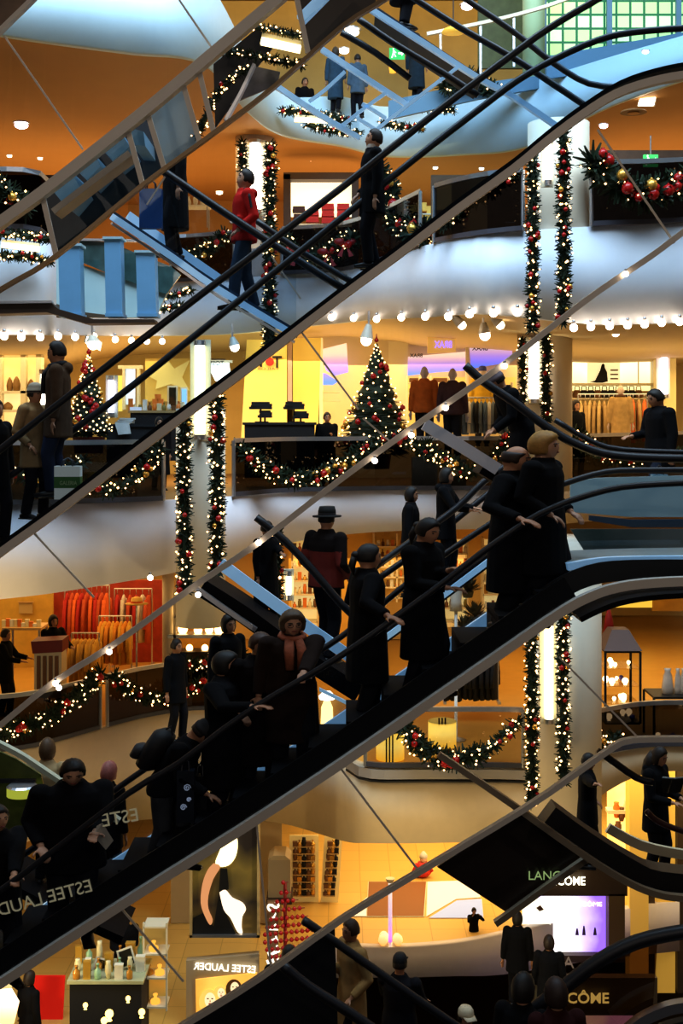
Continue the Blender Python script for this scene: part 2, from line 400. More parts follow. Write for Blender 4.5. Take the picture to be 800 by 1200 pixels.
# --- E1: the big foreground one arriving at the landing
e1 = escalator('dark escalator with a line of riders in black coats, rising to the curved landing', P(400, 894, YE))
bar(e1, 'outer_trim', E1T, YE-.03, .085, .10, ALU)
bar(e1, 'lower_trim', E1B, YE-.03, .05, .08, ALU)
rail(e1, E1H, YE, .030); rail(e1, E1F, YE+1.25, .032)
g1 = pane('near_glass', line(E1T, YE), line(E1H, YE), GLASS, e1)
E1S = [(x, y-26) for x, y in E1T]
pane('far_glass', line([(x, y-8) for x, y in E1S], YE+1.25), line(E1F, YE+1.25), GLASS, e1)
treads(e1, [(x, y-14) for x, y in E1T if x < 700], YE+.12, YE+1.1, 0.0)
bar(e1, 'near_skirt', [(x, y-17) for x, y in E1T if x < 690], YE+.09, .30, .04, BLKSK)
bar(e1, 'inner_skirt', [(x, y-48) for x, y in E1T if x < 620], YE+1.2, .16, .06, BLUEGLOWSTEEL)
MB().ribbon([p+V(0, 0, -.08) for p in line([(x, y) for x, y in E1T if x > 640], YE+.5)], .9, .05).build('landing_plate', DARK, e1)
joints(e1, [((655,770),(745,862)), ((395,895),(490,1020)), ((140,1062),(215,1150)), ((300,960),(318,1140))], YE)
lettering('ESTEE LAUD', P(52, 1052, YE-.02), .90, mat('reflected_letter', (.5, .48, .34), .6, em=(.8, .75, .5), es=.16), e1, True, (0, math.radians(-15), 0))  # reflection of a sign, built as faintly glowing letters on the glass
lettering('ESTE', P(140, 958, YE-.02), .34, mat('reflected_letter', (.5, .48, .34)), e1, True, (0, math.radians(-10), 0))
# --- E2: upper one, glass balustrade, open truss side with bulbs on its lower edge
e2 = escalator('glass sided escalator carrying a man in a black suit, lights dotted along its lower edge', P(400, 348, YE))
bar(e2, 'outer_trim', E2T, YE-.03, .075, .10, ALU)
bar(e2, 'lower_trim', E2B, YE-.03, .055, .08, ALU)
rail(e2, E2H, YE, .034); rail(e2, E2F, YE+1.25, .036)
pane('near_glass', line(E2T, YE), line(E2H, YE), GLASSB, e2)
E2FT = [(x, y+22) for x, y in E2T]
pane('far_glass', line(E2T, YE+1.25), line(E2F, YE+1.25), GLASSB, e2)
MB().ribbon([p+V(0, 0, .05) for p in line(E2T, YE+.45)], .5, .04).build('step_band', DARK, e2)
joints(e2, [((350,385),(420,480)), ((40,625),(110,700)), ((700,152),(790,285)), ((425,490),(460,520))], YE)
# --- E top left
et = escalator('mirrored escalator flank in the top corner showing blue stair undersides', P(165, 135, YE))
bar(et, 'outer_trim', ETT, YE-.03, .10, .12, ALU); bar(et, 'lower_trim', ETB, YE-.03, .035, .08, mat('bronze_trim', (.22, .15, .08), .4, .5))
joints(et, [((5,42),(97,175)), ((210,0),(248,56))], YE+.1)
ec0 = escalator('sliver of a brown mirrored escalator flank in the extreme upper left corner', P(10, 20, YE))
bar(ec0, 'outer_trim', [(-25,62),(0,37),(38,0),(60,-22)], YE, .04, .08, ALU); MB().poly([P(x, y, YE+.1) for x, y in ((-30,60),(0,34),(36,0),(50,-30),(-30,-30))], .05).build('cladding_panel', mat('brown_flank', (.16, .09, .05), .4, noise=.5), ec0)
for a, b in (((50,230),(66,300)), ((148,146),(167,216)), ((172,130),(192,196)), ((213,94),(234,167)), ((232,78),(250,154)), ((345,-15),(361,62))):
    MB().ribbon([P(a[0], a[1], YE+.02), P(b[0], b[1], YE+.02)], .03, .05).build('mullion', ALU, et)
# ================================================================= OPPOSITE ESCALATORS (behind, descending to the right)
def cross(label, base): return empty('escalator', base, label, 'escalator', 'escalators crossing the atrium')
def poly2(parent, name, pts, Y, m, th=.03):
    return MB().poly([P(x, y, Y) for x, y in pts], th).build(name, m, parent)
DKPANEL = mat('dark_mirror_panel', (.035, .028, .025), .25, .2, noise=.5, nscale=2)
BLKPANEL = mat('black_panel', (.006, .006, .008), .5)
ea = cross('escalator with bright blue skirt strips under the rider in the red jacket', P(240, 325, 14.6))
EAT = [(131,254),(200,300),(254,338),(347,394)]
bar(ea, 'outer_trim', EAT, 14.6, .075, .1, BLUEGLOWSTEEL); bar(ea, 'lower_trim', [(131,262),(200,308),(254,346),(345,401)], 14.62, .03, .08, STEEL)
bar(ea, 'inner_skirt', [(150,252),(200,287),(262,330)], 15.7, .10, .06, BLUEGLOWSTEEL)
rail(ea, [(150,172),(195,203),(260,247),(320,286),(406,341)], 14.6, .045); rail(ea, [(300,258),(345,290),(420,335)], 15.8, .04)
pane('near_glass', line(EAT, 14.6), line([(150,172),(195,203),(260,247),(320,286),(406,341)], 14.6), GLASSB, ea)
MB().ribbon([p+V(0, 0, .03) for p in line(EAT, 15.15)], .9, .05).build('step_band', mat('blue_dark_tread', (.02, .05, .09), .6), ea)
joints(ea, [((196,203),(172,240)), ((318,300),(352,350))], 14.6)
# M5 at the top
eb = cross('blue framed escalator at the top carrying shoppers in long blue-grey coats', P(480, 80, 14.8))
for nm, p, h in (('outer_trim', [(425,4),(437,13),(500,53),(559,91),(600,113),(655,150)], .06), ('lower_trim', [(324,101),(370,132),(421,162)], .06), ('middle_trim', [(377,58),(430,93),(478,124)], .06)):
    bar(eb, nm, p, 14.8, h, .08, BLUEGLOWSTEEL)
for p in ([(536,79),(500,106),(442,151)], [(452,109),(428,126),(401,147)], [(418,138),(427,144),(440,152)], [(404,84),(380,106),(362,119)], [(424,122),(440,131),(452,139)]):
    bar(eb, 'cross_frame', p, 14.75, .035, .05, BLUEGLOWSTEEL)
for p, Y in (([(420,22),(460,50),(520,86),(560,112)], 14.6), ([(400,38),(440,62),(480,92)], 15.4), ([(470,-12),(491,2),(540,33),(600,67),(650,100),(692,128)], 14.7), ([(530,-12),(550,2),(600,36),(650,75),(690,98),(735,103)], 15.9)):
    rail(eb, p, Y, .04)
pane('near_glass', line([(377,60),(430,95),(478,126)], 14.8), line([(410,10),(437,13),(500,53)], 14.8), GLASSB, eb)
pane('lower_glass', line([(324,103),(370,134),(421,164)], 14.8), line([(324,30),(377,58),(430,93)], 14.8), GLASSB, eb)
bar(eb, 'step_band', [(440,24),(500,64),(560,104)], 15.4, .06, .8, mat('blue_dark_tread', (.02, .05, .09)))
# M3 behind the main riders
ec = cross('escalator descending behind the main riders with pale blue skirt and a man in a hat', P(340, 720, 14.5))
bar(ec, 'outer_trim', [(230,689),(262,712),(300,738)], 14.4, .05, .08, STEEL)
bar(ec, 'inner_skirt', [(258,660),(290,684),(330,713),(372,743),(415,773)], 14.5, .13, .06, BLUEGLOWSTEEL)
rail(ec, [(300,606),(334,634),(366,668),(400,708),(430,735)], 14.4, .045)
bar(ec, 'step_band', [(240,684),(290,716),(350,760),(420,805)], 14.95, .20, .8, DARK)
bar(ec, 'lower_trim', [(382,876),(402,860),(424,833)], 14.4, .05, .06, BLUEGLOWSTEEL)
# MD reaching the level two landing on the right
ed = cross('escalator with a pale grey flank strip below the bending shopper in a knitted hat', P(540, 523, 14.8))
bar(ed, 'outer_trim', [(497,497),(540,523),(583,550)], 14.8, .14, .1, mat('pale_grey_trim', (.72, .70, .74), .5))
rail(ed, [(545,428),(566,447),(600,470),(640,500),(670,518),(705,531),(750,536),(830,538)], 14.6, .05)
rail(ed, [(650,492),(690,516),(730,527),(830,531)], 15.5, .035)
bar(ed, 'step_band', [(560,548),(600,571),(640,586)], 15.2, .12, .8, DARK)
# landing of level two at the right
ld = empty('landing', P(740, 640, 13), 'curved level two landing with blue glass edge and blue floor strip on the right', 'landing')
LT = [(655,598),(700,604),(740,610),(850,612)]
MB().ribbon(line([(664,664),(700,658),(740,656),(850,655)], 12.4), .1, .07).build('edge_trim', BLUEGLOWSTEEL, ld)
mbl = MB(); a = line([(606,690),(650,652),(690,644),(850,641)], 13.3); b = line([(600,690),(650,664),(690,657),(850,654)], 12.5); vs = []
for p, q in zip(a, b): vs += [p, q]
mbl.add(vs, [(2*i, 2*i+1, 2*i+3, 2*i+2) for i in range(len(a)-1)]); mbl.build('landing_floor', mat('landing_floor_grey', (.20, .24, .24), .5, noise=.2), ld)
bar(ld, 'dark_fascia', [(620,716),(650,693),(690,674),(740,668),(850,668)], 12.35, .20, .05, BLKPANEL)
poly2(ld, 'rear_parapet', [(668,565),(700,560),(850,556),(850,606),(740,606),(690,602),(668,600)], 17, mat('pale_blue_parapet', (.45, .62, .66), .5, noise=.05))
poly2(ld, 'parapet_rail', [(690,604),(740,609),(850,608),(850,618),(740,618),(690,610)], 16.5, mat('slate_rail', (.05, .09, .14), .4))
poly2(ld, 'reflecting_glass', [(668,620),(850,620),(850,654),(690,654)], 16.2, rampmat('green_reflection_ramp', ((.10, .14, .12), (.20, .25, .22), (.06, .10, .09), (.2, .22, .2)), 'X', -1.2, 1.4, 0, .3, .2, 5))  # opaque pane, the ramp paints greenish reflections into its colour
ej = cross('escalator with greenish glass at the left edge below the red clothing shop', P(40, 960, 15))
bar(ej, 'outer_trim', [(-20,862),(20,882),(48,900),(140,962)], 14.4, .05, .1, mat('pale_green_trim', (.5, .52, .4), .4)); poly2(ej, 'glass_panel', [(-20,872),(20,890),(48,908),(60,960),(-20,990)], 14.5, mat('green_glass_panel', (.10, .12, .03), .2, noise=.5)); bar(ej, 'mid_rail', [(-20,915),(42,915)], 14.4, .04, .05, RUBBER); bar(ej, 'step_band', [(-20,1000),(60,1044),(150,1085)], 15.3, .1, .9, DARK)
gl = empty('drum_lamp', P(25, 932, 14.3), 'yellow green glowing drum lamp behind the glass at the left edge', 'lamp'); q = P(26, 932, 14.3); MB().lathe(q, [(.17, 0), (.17, .10)], 18).build('shade', glow('green_lamp', (.55, .6, .08), .7), gl, True); MB().lathe(q+V(0, 0, .10), [(.175, 0), (.15, .02)], 18).build('rim', STEEL, gl)
# M0 at the bottom right and the panels around it
e0 = cross('dark escalator curving out to the lower landing where a woman with a book stands', P(690, 1003, 12.6))
bar(e0, 'outer_trim', [(514,884),(560,915),(612,951),(681,1000),(732,1032),(768,1047),(800,1052),(850,1054)], 12.6, .06, .08, mat('bronze_grey_trim', (.34, .28, .20), .4, .3))
bar(e0, 'inner_skirt', [(712,970),(750,990),(800,1001),(850,1004)], 13.6, .10, .06, mat('cream_skirt', (.6, .52, .35), .5))
bar(e0, 'dark_fascia', [(640,952),(681,982),(732,1014),(768,1029),(850,1036)], 13.0, .24, .3, BLKPANEL)
rail(e0, [(700,880),(712,888),(745,911),(765,917)], 12.5, .035); rail(e0, [(757,950),(770,962),(800,974),(850,984)], 12.6, .03, m=mat('brown_rail', (.05, .015, .01), .4))
ef = cross('dark glazed escalator flank crossing below the big escalator with pale serif lettering', P(600, 1070, 13.2))
bar(ef, 'outer_trim', [(580,1082),(596,1071),(640,1039),(690,1004)], 13.2, .06, .08, mat('bronze_grey_trim', (.34, .28, .20), .4, .3))
poly2(ef, 'dark_panel', [(512,1016),(615,948),(688,1002),(596,1071)], 13.3, DKPANEL)
lettering('LANC', P(638, 1026, 13.25), .33, mat('greenish_letter', (.3, .4, .15), .5, em=(.5, .7, .3), es=.5), ef, False, None)
eh = cross('dark escalator going down past the grey parapet with a man in a trench coat', P(430, 1150, 14.5))
rail(eh, [(355,1078),(380,1095),(430,1130),(480,1165),(540,1206),(570,1225)], 14.4, .05); rail(eh, [(330,1130),(360,1155),(410,1187),(450,1215)], 13.9, .06)
poly2(eh, 'dark_panel', [(226,1199),(310,1146),(392,1084),(396,1215),(226,1215)], 14.6, BLKPANEL)
bar(eh, 'step_band', [(370,1196),(430,1236),(560,1320)], 15, .2, .9, DARK)
eg = cross('escalator arriving at the bottom right with a thick black handrail and brown glass', P(740, 1150, 11.5))
rail(eg, [(600,1206),(630,1180),(662,1156),(700,1127),(745,1104),(800,1092),(850,1088)], 11.5, .07)
poly2(eg, 'brown_glass', [(655,1170),(700,1134),(745,1110),(770,1105),(764,1195),(745,1215),(640,1215)], 11.6, glassmat('brown_glass', (.5, .38, .25), .05))
bar(eg, 'outer_trim', [(728,1215),(750,1196),(775,1184),(800,1178),(850,1174)], 11.4, .09, .1, STEEL)
bar(eg, 'dark_fascia', [(745,1230),(775,1210),(800,1202),(850,1196)], 11.5, .12, .1, BLKPANEL)
# E top flank: mirror reflections put into coloured panels, stairs and beams
poly2(et, 'cladding_panel', [(52,228),(148,147),(166,217),(67,300)], 13.1, mat('blue_black_panel', (.02, .035, .045), .4, noise=.4))
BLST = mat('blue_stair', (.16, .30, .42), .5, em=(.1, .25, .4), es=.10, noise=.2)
for q in ([(60,221),(84,201),(93,219),(75,240)], [(87,197),(112,182),(118,195),(102,211)], [(117,172),(142,155),(152,172),(132,188)], [(152,150),(168,154),(170,171),(155,170)]):
    poly2(et, 'stair_underside', q, 12.3, BLST, .7)
bar(et, 'diagonal_beam', [(66,251),(110,217),(155,183)], 12.25, .06, .3, mat('taupe_beam', (.42, .38, .32), .5))
poly2(et, 'cladding_panel', [(172,130),(213,95),(234,167),(192,196)], 13.0, rampmat('pale_blue_reflection', ((.50, .42, .30), (.45, .60, .66), (.55, .66, .70)), 'X', -.2, .35, 0, .5))
poly2(et, 'cladding_panel', [(152,147),(171,131),(190,196),(167,215)], 13.05, mat('slate_reflection', (.06, .10, .14), .4))
poly2(et, 'cladding_panel', [(250,75),(300,34),(328,45),(300,80),(268,128),(252,150)], 13.2, mat('umber_reflection', (.02, .014, .012), .5))
poly2(et, 'cladding_panel', [(270,122),(300,78),(328,84),(325,99)], 13.0, mat('grey_reflection', (.16, .16, .18), .4, noise=.6, nscale=9))
bar(et, 'diagonal_beam', [(264,142),(282,110),(298,76)], 12.5, .03, .1, STEEL)
poly2(et, 'cladding_panel', [(346,-20),(440,-20),(440,8),(362,60)], 13.2, rampmat('gold_brown_reflection', ((.03, .02, .012), (.20, .11, .03), (.05, .03, .015)), 'X', -.3, .4, 0, .5, .4, 9))
bar(et, 'diagonal_beam', [(352,24),(372,4),(395,-20)], 12.6, .10, .1, BLUEGLOWSTEEL)

# ================================================================= GARLANDS
BAUB = {}
def bauble_mesh(m, r):
    k = (m.name, round(r, 3))
    if k not in BAUB:
        mb = MB(); mb.ball((0, 0, 0), r, 10, 8); mb.lathe((0, 0, r*.95), [(r*.25, 0), (r*.22, r*.25)], 6); BAUB[k] = mb.mesh('bauble', m, smooth=True)
    return BAUB[k]
def dist_path(pts, step):
    out = []; pts = [Vector(p) for p in pts]
    for a, b in zip(pts, pts[1:]):
        n = max(1, int((b-a).length/step))
        for i in range(n): out.append(a.lerp(b, i/n))
    out.append(pts[-1]); return out
def lightstring(bl, gm, rt):
    lb = MB()
    for c, r in bl: lb.octa(c, r, 0)
    for i in range(len(bl)-1):
        k = i*6; lb.f.append([k+2, k+5, k+6+2]); lb.mi.append(1)
    return lb.build('light_string', [gm, WIRE], rt)
def garland(label, pts, r=.15, dens=260, lights=20, baub=3, group='fir garlands', bows=0, lr=.021, glowm=None):
    """fir garland along world points; lights and baubles per metre"""
    pts = dist_path(pts, .06); L = sum((b-a).length for a, b in zip(pts, pts[1:]))
    rt = empty('fir_garland', min(pts, key=lambda p: p.z), label, 'garland', group)
    mb = MB(); mb.tube(pts[::2]+[pts[-1]], r*.42, 6)
    n = int(L*dens)
    for i in range(n):
        c = random.choice(pts); a = random.random()*2*math.pi; d = Vector((math.cos(a), -abs(math.sin(a))*.9, math.sin(a))); 
        d = Vector((random.gauss(0, 1), random.gauss(-.25, .8), random.gauss(0, 1))).normalized()
        p0 = c+d*r*.2; p1 = c+d*r*random.uniform(.8, 1.25); s = d.cross(Vector((random.random()-.5, random.random()-.5, random.random()-.5))).normalized()*r*.16
        mb.add([p0-s, p0+s, p1+s*.3, p1-s*.3], [(0, 1, 2, 3)])
    mb.build('fir_foliage', NEEDLE, rt)
    nl = int(L*lights); bl = []
    for i in range(nl):
        c = pts[min(len(pts)-1, int((i+random.random())/nl*len(pts)))]; a = random.uniform(math.pi, 2*math.pi); d = Vector((math.cos(a), math.sin(a)*.8-.15, random.uniform(-.9, .9))).normalized()
        bl.append((c+d*r*random.uniform(.8, 1.15), lr*random.uniform(.6, 1.15)))
    lightstring(bl, glowm or FAIRY, rt)
    for i in range(int(L*baub)):
        c = random.choice(pts); a = random.uniform(1.1*math.pi, 1.9*math.pi); d = Vector((math.cos(a), math.sin(a), random.uniform(-.5, .5)))
        m = REDB if random.random() < .75 else GOLDB
        o = bpy.data.objects.new('bauble', bauble_mesh(m, r*random.choice((.26, .34)))); COL.objects.link(o); o.parent = rt; o.location = c+d*r*.75-wloc(rt)
    for i in range(bows):
        c = pts[int((i+.5)/bows*len(pts))]+V(0, -r, 0); q = MB()
        for sg in (-1, 1):
            q.ball(c+V(sg*r*.5, 0, r*.12), r*.5, 8, 6, sc=(1, .45, .6)); q.add([c, c+V(sg*r*.7, -.01, -r*1.1), c+V(sg*r*.3, -.01, -r*1.2)], [(0, 1, 2)])
        q.ball(c, r*.2); q.build('ribbon_bow', BOWR, rt, True)
    return rt
def vert(px, y0, y1, Y, r, label, **k):
    pts = [P(px+random.uniform(-1, 1), y, Y) for y in [y0+(y1-y0)*i/8 for i in range(9)]]
    return garland(label, pts, r, **k)
VG = 'vertical fir garlands on the columns'
vert(624, 188, 385, 20.5, .13, 'long hanging fir garland down the front of the upper right column, its outer one', group=VG, dens=420, lights=20, baub=6)
vert(660, 156, 375, 20.5, .14, 'long hanging fir garland down the upper right column, beside the bare beige column shaft', group=VG, dens=420, lights=20, baub=6)
vert(612, 400, 470, 24.6, .11, 'short hanging fir garland behind the shopper in the knitted hat', group=VG, dens=420, lights=18)
vert(640, 392, 490, 24.6, .13, 'hanging fir garland beside the white light tube in the middle storey', group=VG, dens=420, lights=18)
vert(623, 742, 938, 20.6, .13, 'hanging fir garland left of the lit tube below the landing', group=VG, dens=420, lights=24, baub=4)
vert(660, 720, 915, 20.6, .13, 'hanging fir garland right of the lit tube below the landing', group=VG, dens=420, lights=24, baub=4)
vert(216, 488, 692, 20.2, .145, 'hanging fir garland left of the lit tube on the column by the lilac fascia', group=VG, dens=420, lights=24, baub=4)
vert(254, 462, 668, 20.2, .145, 'hanging fir garland right of the lit tube on the column by the lilac fascia', group=VG, dens=420, lights=24, baub=4)
vert(284, 168, 200, 27.4, .14, 'short fir garland above the head of the rider in the red jacket', group=VG, dens=400, lights=22)
vert(316, 170, 405, 27.2, .17, 'long hanging fir garland just behind the rider in the red jacket', group=VG, dens=400, lights=20, baub=5)
vert(324, 625, 735, 15.9, .11, 'hanging fir garland beside the dark rider left of the man in the hat', group=VG, dens=300, lights=18)
# light tubes
TUBE = glow('tube_glow', (1.0, .86, .50), 5)
TUBEC = glow('tube_glow_cool', (1.0, .93, .80), 6)
def tube_light(px, y0, y1, Y, w, label, m=TUBE):
    r = w*Y/F/2; a = P(px, y1, Y); b = P(px, y0, Y); rt = empty('light_tube', a, label, 'tube lamp', 'lit tubes on the columns')
    MB().lathe((a.x, Y, 0), [(r*.6, a.z), (r, a.z+r*.4), (r, b.z-r*.4), (r*.6, b.z)], 10).build('tube', m, rt, True)
    q = MB(); q.span((a.x-r*2.0, Y+r*1.2, a.z-.06), (a.x+r*2.0, Y+r*1.2+.06, b.z+.06)); q.build('back_plate', mat('lamp_plate', (.75, .68, .5), .4), rt)
    for z in (a.z, b.z): MB().lathe((a.x, Y, z-.04), [(r*1.2, 0), (r*1.2, .08)], 10).build('end_cap', STEEL, rt)
    return rt
tube_light(642, 165, 214, 20.9, 7, 'lit tube at the top of the upper right column between two garlands', TUBEC)
tube_light(626, 398, 470, 24.9, 10, 'white lit tube on the column behind the knitted hat shopper', TUBEC)
tube_light(643, 730, 845, 20.9, 10, 'long lit tube between the two garlands below the landing')
tube_light(234, 402, 512, 20.5, 12, 'lit tube on the column between the garlands at the lilac fascia')
tube_light(299, 166, 248, 27.9, 12, 'wide white lit tube behind the rider in the red jacket', TUBEC)
# ================================================================= RAILINGS
def edge(k, px):
    l = EP[k]
    for a, b in zip(l, l[1:]):
        if a[0] <= px <= b[0]:
            t = (px-a[0])/max(1e-6, b[0]-a[0]); Y = a[1]+(b[1]-a[1])*t; return P(px, a[2]+(b[2]-a[2])*t, Y)
def railing(k, px0, px1, label, gm, h=1.0, dY=-.05, n=None):
    n = n or max(2, int((px1-px0)/18)); pts = [edge(k, px0+(px1-px0)*i/n)+V(0, dY, 0) for i in range(n+1)]
    rt = empty('railing', pts[0], label, 'railing', 'glass railings along the galleries')
    top = [p+V(0, 0, h) for p in pts]
    MB().ribbon(top, .07, .08).build('top_rail', STEEL, rt)
    vs = []
    for p, t in zip(pts, top): vs += [p+V(0, .02, .05), t+V(0, .02, -.04)]
    MB().add(vs, [(2*i, 2*i+2, 2*i+3, 2*i+1) for i in range(n)]).build('glass_panel', gm, rt)
    for p in (pts[0], pts[-1]):
        MB().lathe(p, [(.035, 0), (.035, h)], 8).build('post', STEEL, rt)
    MB().ribbon([p+V(0, 0, .04) for p in pts], .06, .08).build('bottom_rail', mat('dark_rail', (.08, .08, .1), .4), rt)
    return rt
GT = glassmat('darkened_rail_glass', (.055, .05, .05), .03)  # near-black tint imitates the dark reflection in the railing glass
GT2 = glassmat('warm_rail_glass', (.6, .5, .4), .04)
railing(3, 330, 492, 'glass railing in front of the red shop display, behind the man in the black suit', GT)
railing(3, 200, 274, 'glass railing left of the top storey column behind the red jacket', GT)
railing(3, 508, 612, 'dark glass railing under the swag left of the upper right column', GT)
railing(3, 692, 840, 'dark glass railing under the big garland at the upper right', GT, h=1.05)
railing(3, -50, 68, 'glass railing with garlands at the upper left', GT, h=1.0)
railing(2, -50, 192, 'glass railing behind the man with the white and green carrier bag', GT)
railing(2, 274, 604, 'long glass railing below the big Christmas tree', GT)
railing(2, 668, 840, 'glass railing in front of the beige coats', GT)
railing(1, -50, 118, 'glass railing below the red clothing shop', GT)
railing(1, 126, 245, 'glass railing below the glowing lamp shop', GT)
railing(1, 428, 612, 'glass railing in front of the two yellow lamps', GT2)
for dz, h, m in ((-.24, .03, BLACK), (-.12, .16, mat('grey_ledge', (.42, .38, .34), .5))): struct('trim_6', MB().ribbon([edge(1, x)+V(0, -.05, dz) for x in range(405, 616, 15)], .06, h), m)
railing(1, 690, 840, 'glass railing below the showcase of ornaments', GT, h=.8)
def pxpath(pts, Y, n=5): return [P(x, y, Y) for x, y in smoothpts(pts, n)]
def pxpathY(pts, n=5): return [P(x, y, Y) for x, y, Y in smoothpts(pts, n)]
RG = 'swagged fir garlands on the gallery railings'
K = dict(group=RG, dens=300, lights=26, baub=5)
garland('swag of fir garland on the railing left of the Christmas tree', pxpathY([(284,525,23),(310,548,23.1),(350,562,23.5),(395,548,24),(425,528,24.2)]), .20, **K)
garland('swag of fir garland on the railing below the Christmas tree', pxpathY([(425,528,24.1),(460,512,24.2),(500,530,24.2),(535,545,24.2)]), .17, **K)
garland('swag of fir garland on the railing below the shopper in the knitted hat', pxpathY([(500,522,24.2),(535,552,24.1),(570,545,24.2),(598,510,24.6)]), .17, **K)
garland('swag of fir garland on the railing below the beige coats', pxpathY([(672,508,26.2),(700,528,27),(740,540,28),(800,532,29.2)]), .2, **K)
garland('swag of fir garland beside the white and green carrier bag', pxpathY([(98,570,20.8),(130,573,20.9),(160,560,21),(186,525,21.2)]), .17, **K)
garland('low swag of fir garland behind the white and green carrier bag', pxpathY([(20,555,20.6),(60,560,20.6),(98,540,20.8)]), .15, **K)
garland('swag of fir garland on the railing below the red clothing shop', pxpathY([(-10,860,22.9),(40,848,23.4),(80,825,23.9),(118,790,24.6)]), .20, **K)
garland('swag of fir garland on the railing below the glowing lamp shop', pxpathY([(134,792,24.7),(165,815,25.2),(200,818,25.8),(238,800,26.2)]), .18, **K)
garland('fir garland behind the heads of the main riders at the left', pxpathY([(205,772,25.9),(235,778,26.2),(262,762,26.3),(285,768,26)]), .16, **K)
garland('thick swag of fir garland in front of the two yellow lamps', pxpathY([(472,850,21.9),(500,880,21.8),(530,890,21.8),(560,884,21.8)]), .22, **K)
garland('thin fir garland rising to the garland column beside the yellow lamp', pxpathY([(556,884,21.8),(580,872,21.8),(606,845,21.8)]), .15, **K)
garland('short fir garland on the railing right of the lower column', pxpathY([(692,852,22.4),(705,872,22.4),(722,862,22.6)]), .15, **K)
garland('fir swag with red ribbons behind the railing by the red shop display', pxpathY([(332,284,27),(355,300,27),(385,298,26.8),(414,280,26.2)]), .24, bows=3, **K)
garland('fir swag on the railing between the red jacket and the dark coat rider', pxpathY([(206,300,27.4),(232,298,27.4),(262,276,27.4)]), .2, **K)
garland('dark fir swag draped behind the man in the black suit', pxpathY([(440,200,25),(458,235,25),(470,262,24.6),(500,275,23)]), .3, **K)
garland('fir swag with small lights rising beneath the upper glass escalator', pxpathY([(520,262,21.9),(550,240,21.7),(580,220,21.4),(606,200,21.2)]), .16, **K)
garland('broad fir swag with many red baubles at the upper right', pxpathY([(694,190,21.1),(720,215,21.1),(760,228,21.2),(815,205,21.5)]), .30, group=RG, dens=340, lights=16, baub=9)
garland('fir garland on the railing at the upper left edge', pxpathY([(-10,215,21.4),(10,225,21.4),(30,245,21.6)]), .22, **K)
garland('upper straight fir garland above the light strip at the left edge', pxpathY([(-10,272,21.3),(25,276,21.3),(60,281,21.6)]), .12, **K)
garland('lower straight fir garland below the light strip at the left edge', pxpathY([(-10,300,21.3),(25,300,21.3),(58,306,21.6)]), .12, **K)
garland('upper straight fir garland on the flank above the light strip near the top', pxpath([(292,31),(320,35),(350,42)], 12.9), .055, group=RG, dens=700, lights=40, baub=0, lr=.011)
garland('lower straight fir garland on the flank below the light strip near the top', pxpath([(258,58),(300,66),(352,76)], 12.9), .065, group=RG, dens=700, lights=40, baub=0, lr=.011)
garland('slanting fir garland on the dark flank panel near the top', pxpath([(232,158),(250,118),(272,92),(290,80)], 12.8), .06, group=RG, dens=600, lights=45, baub=3, lr=.012)
garland('fir garland on the pale fascia left of the man in the black suit', pxpath([(330,130),(370,134),(410,142)], 27.6), .13, **K)
garland('fir garland on the pale fascia above the man in the black suit', pxpath([(360,146),(390,154),(420,156)], 27.6), .13, **K)
garland('fir garland on the fascia under the blue framed escalator, upper row', pxpath([(476,122),(500,126),(530,130)], 27.6), .13, **K)
garland('fir garland on the fascia under the blue framed escalator, lower row', pxpath([(448,144),(468,148),(492,150)], 27.6), .13, **K)
garland('garland of red and gold lights beneath the upper crossing of handrails', pxpath([(522,102),(540,90),(560,94),(578,108)], 26.4), .22, **K)
garland('fir garland on the ledge beneath the blue skirt, upper row', pxpath([(178,352),(200,347),(225,340)], 21.5), .10, **K)
garland('fir garland on the ledge beneath the blue skirt, lower row', pxpath([(168,366),(190,362),(212,358)], 21.5), .10, **K)
# fascia light strips between garlands
STRIPL = glow('strip_glow', (1.0, .85, .45), 4)
def strip_lamp(a, b, Y, w, label):
    rt = empty('strip_lamp', P(a[0], a[1], Y), label, 'strip lamp'); MB().ribbon([P(*a, Y), P(*b, Y)], .06, w*Y/F).build('diffuser', STRIPL, rt); MB().ribbon([P(*a, Y+.08)+V(0, 0, .02), P(*b, Y+.08)+V(0, 0, .02)], .06, w*Y/F*1.7).build('housing', mat('strip_housing', (.7, .62, .45), .5), rt)
strip_lamp((2,287), (46,292), 21.2, 6, 'glowing strip lamp between two garlands at the left edge')
strip_lamp((306,48), (352,58), 12.9, 8, 'glowing strip lamp between two garlands near the top')
strip_lamp((345,140), (385,142), 27.5, 5, 'glowing strip lamp between two garlands above the red jacket')
strip_lamp((2,18), (8,12), 14, 2, 'tiny glowing strip lamp in the top corner')
# ================================================================= ROUND BULBS, DOWNLIGHTS, SPOTLIGHTS
def bulb_mesh():
    mb = MB(); mb.ball((0, 0, 0), .068, 10, 8, 0); mb.lathe((0, 0, .055), [(.03, 0), (.035, .05), (.02, .07)], 8, 1); return mb.mesh('globe_bulb', [BULB, STEEL], smooth=True)
BMESH = bulb_mesh()
def bulbs(lst, Y, what, group, s=1.0):
    for i, (x, y) in enumerate(lst):
        o = bpy.data.objects.new('globe_bulb', BMESH); COL.objects.link(o); yy = Y(x) if callable(Y) else Y; o.location = P(x, y, yy); o.scale = (s, s, s)
        tag(o, 'round lit bulb, %s from the left %s' % (ORD[i], what), 'bulb', group)
ey = lambda k: (lambda x: edge(k, x).y-.07)
bulbs([(5,394),(25,395),(47,395),(68,394),(88,395),(110,394),(135,398),(154,399),(172,400),(190,400)], ey(3), 'under the fascia above the left shops', 'round bulbs under the cool white fascia')
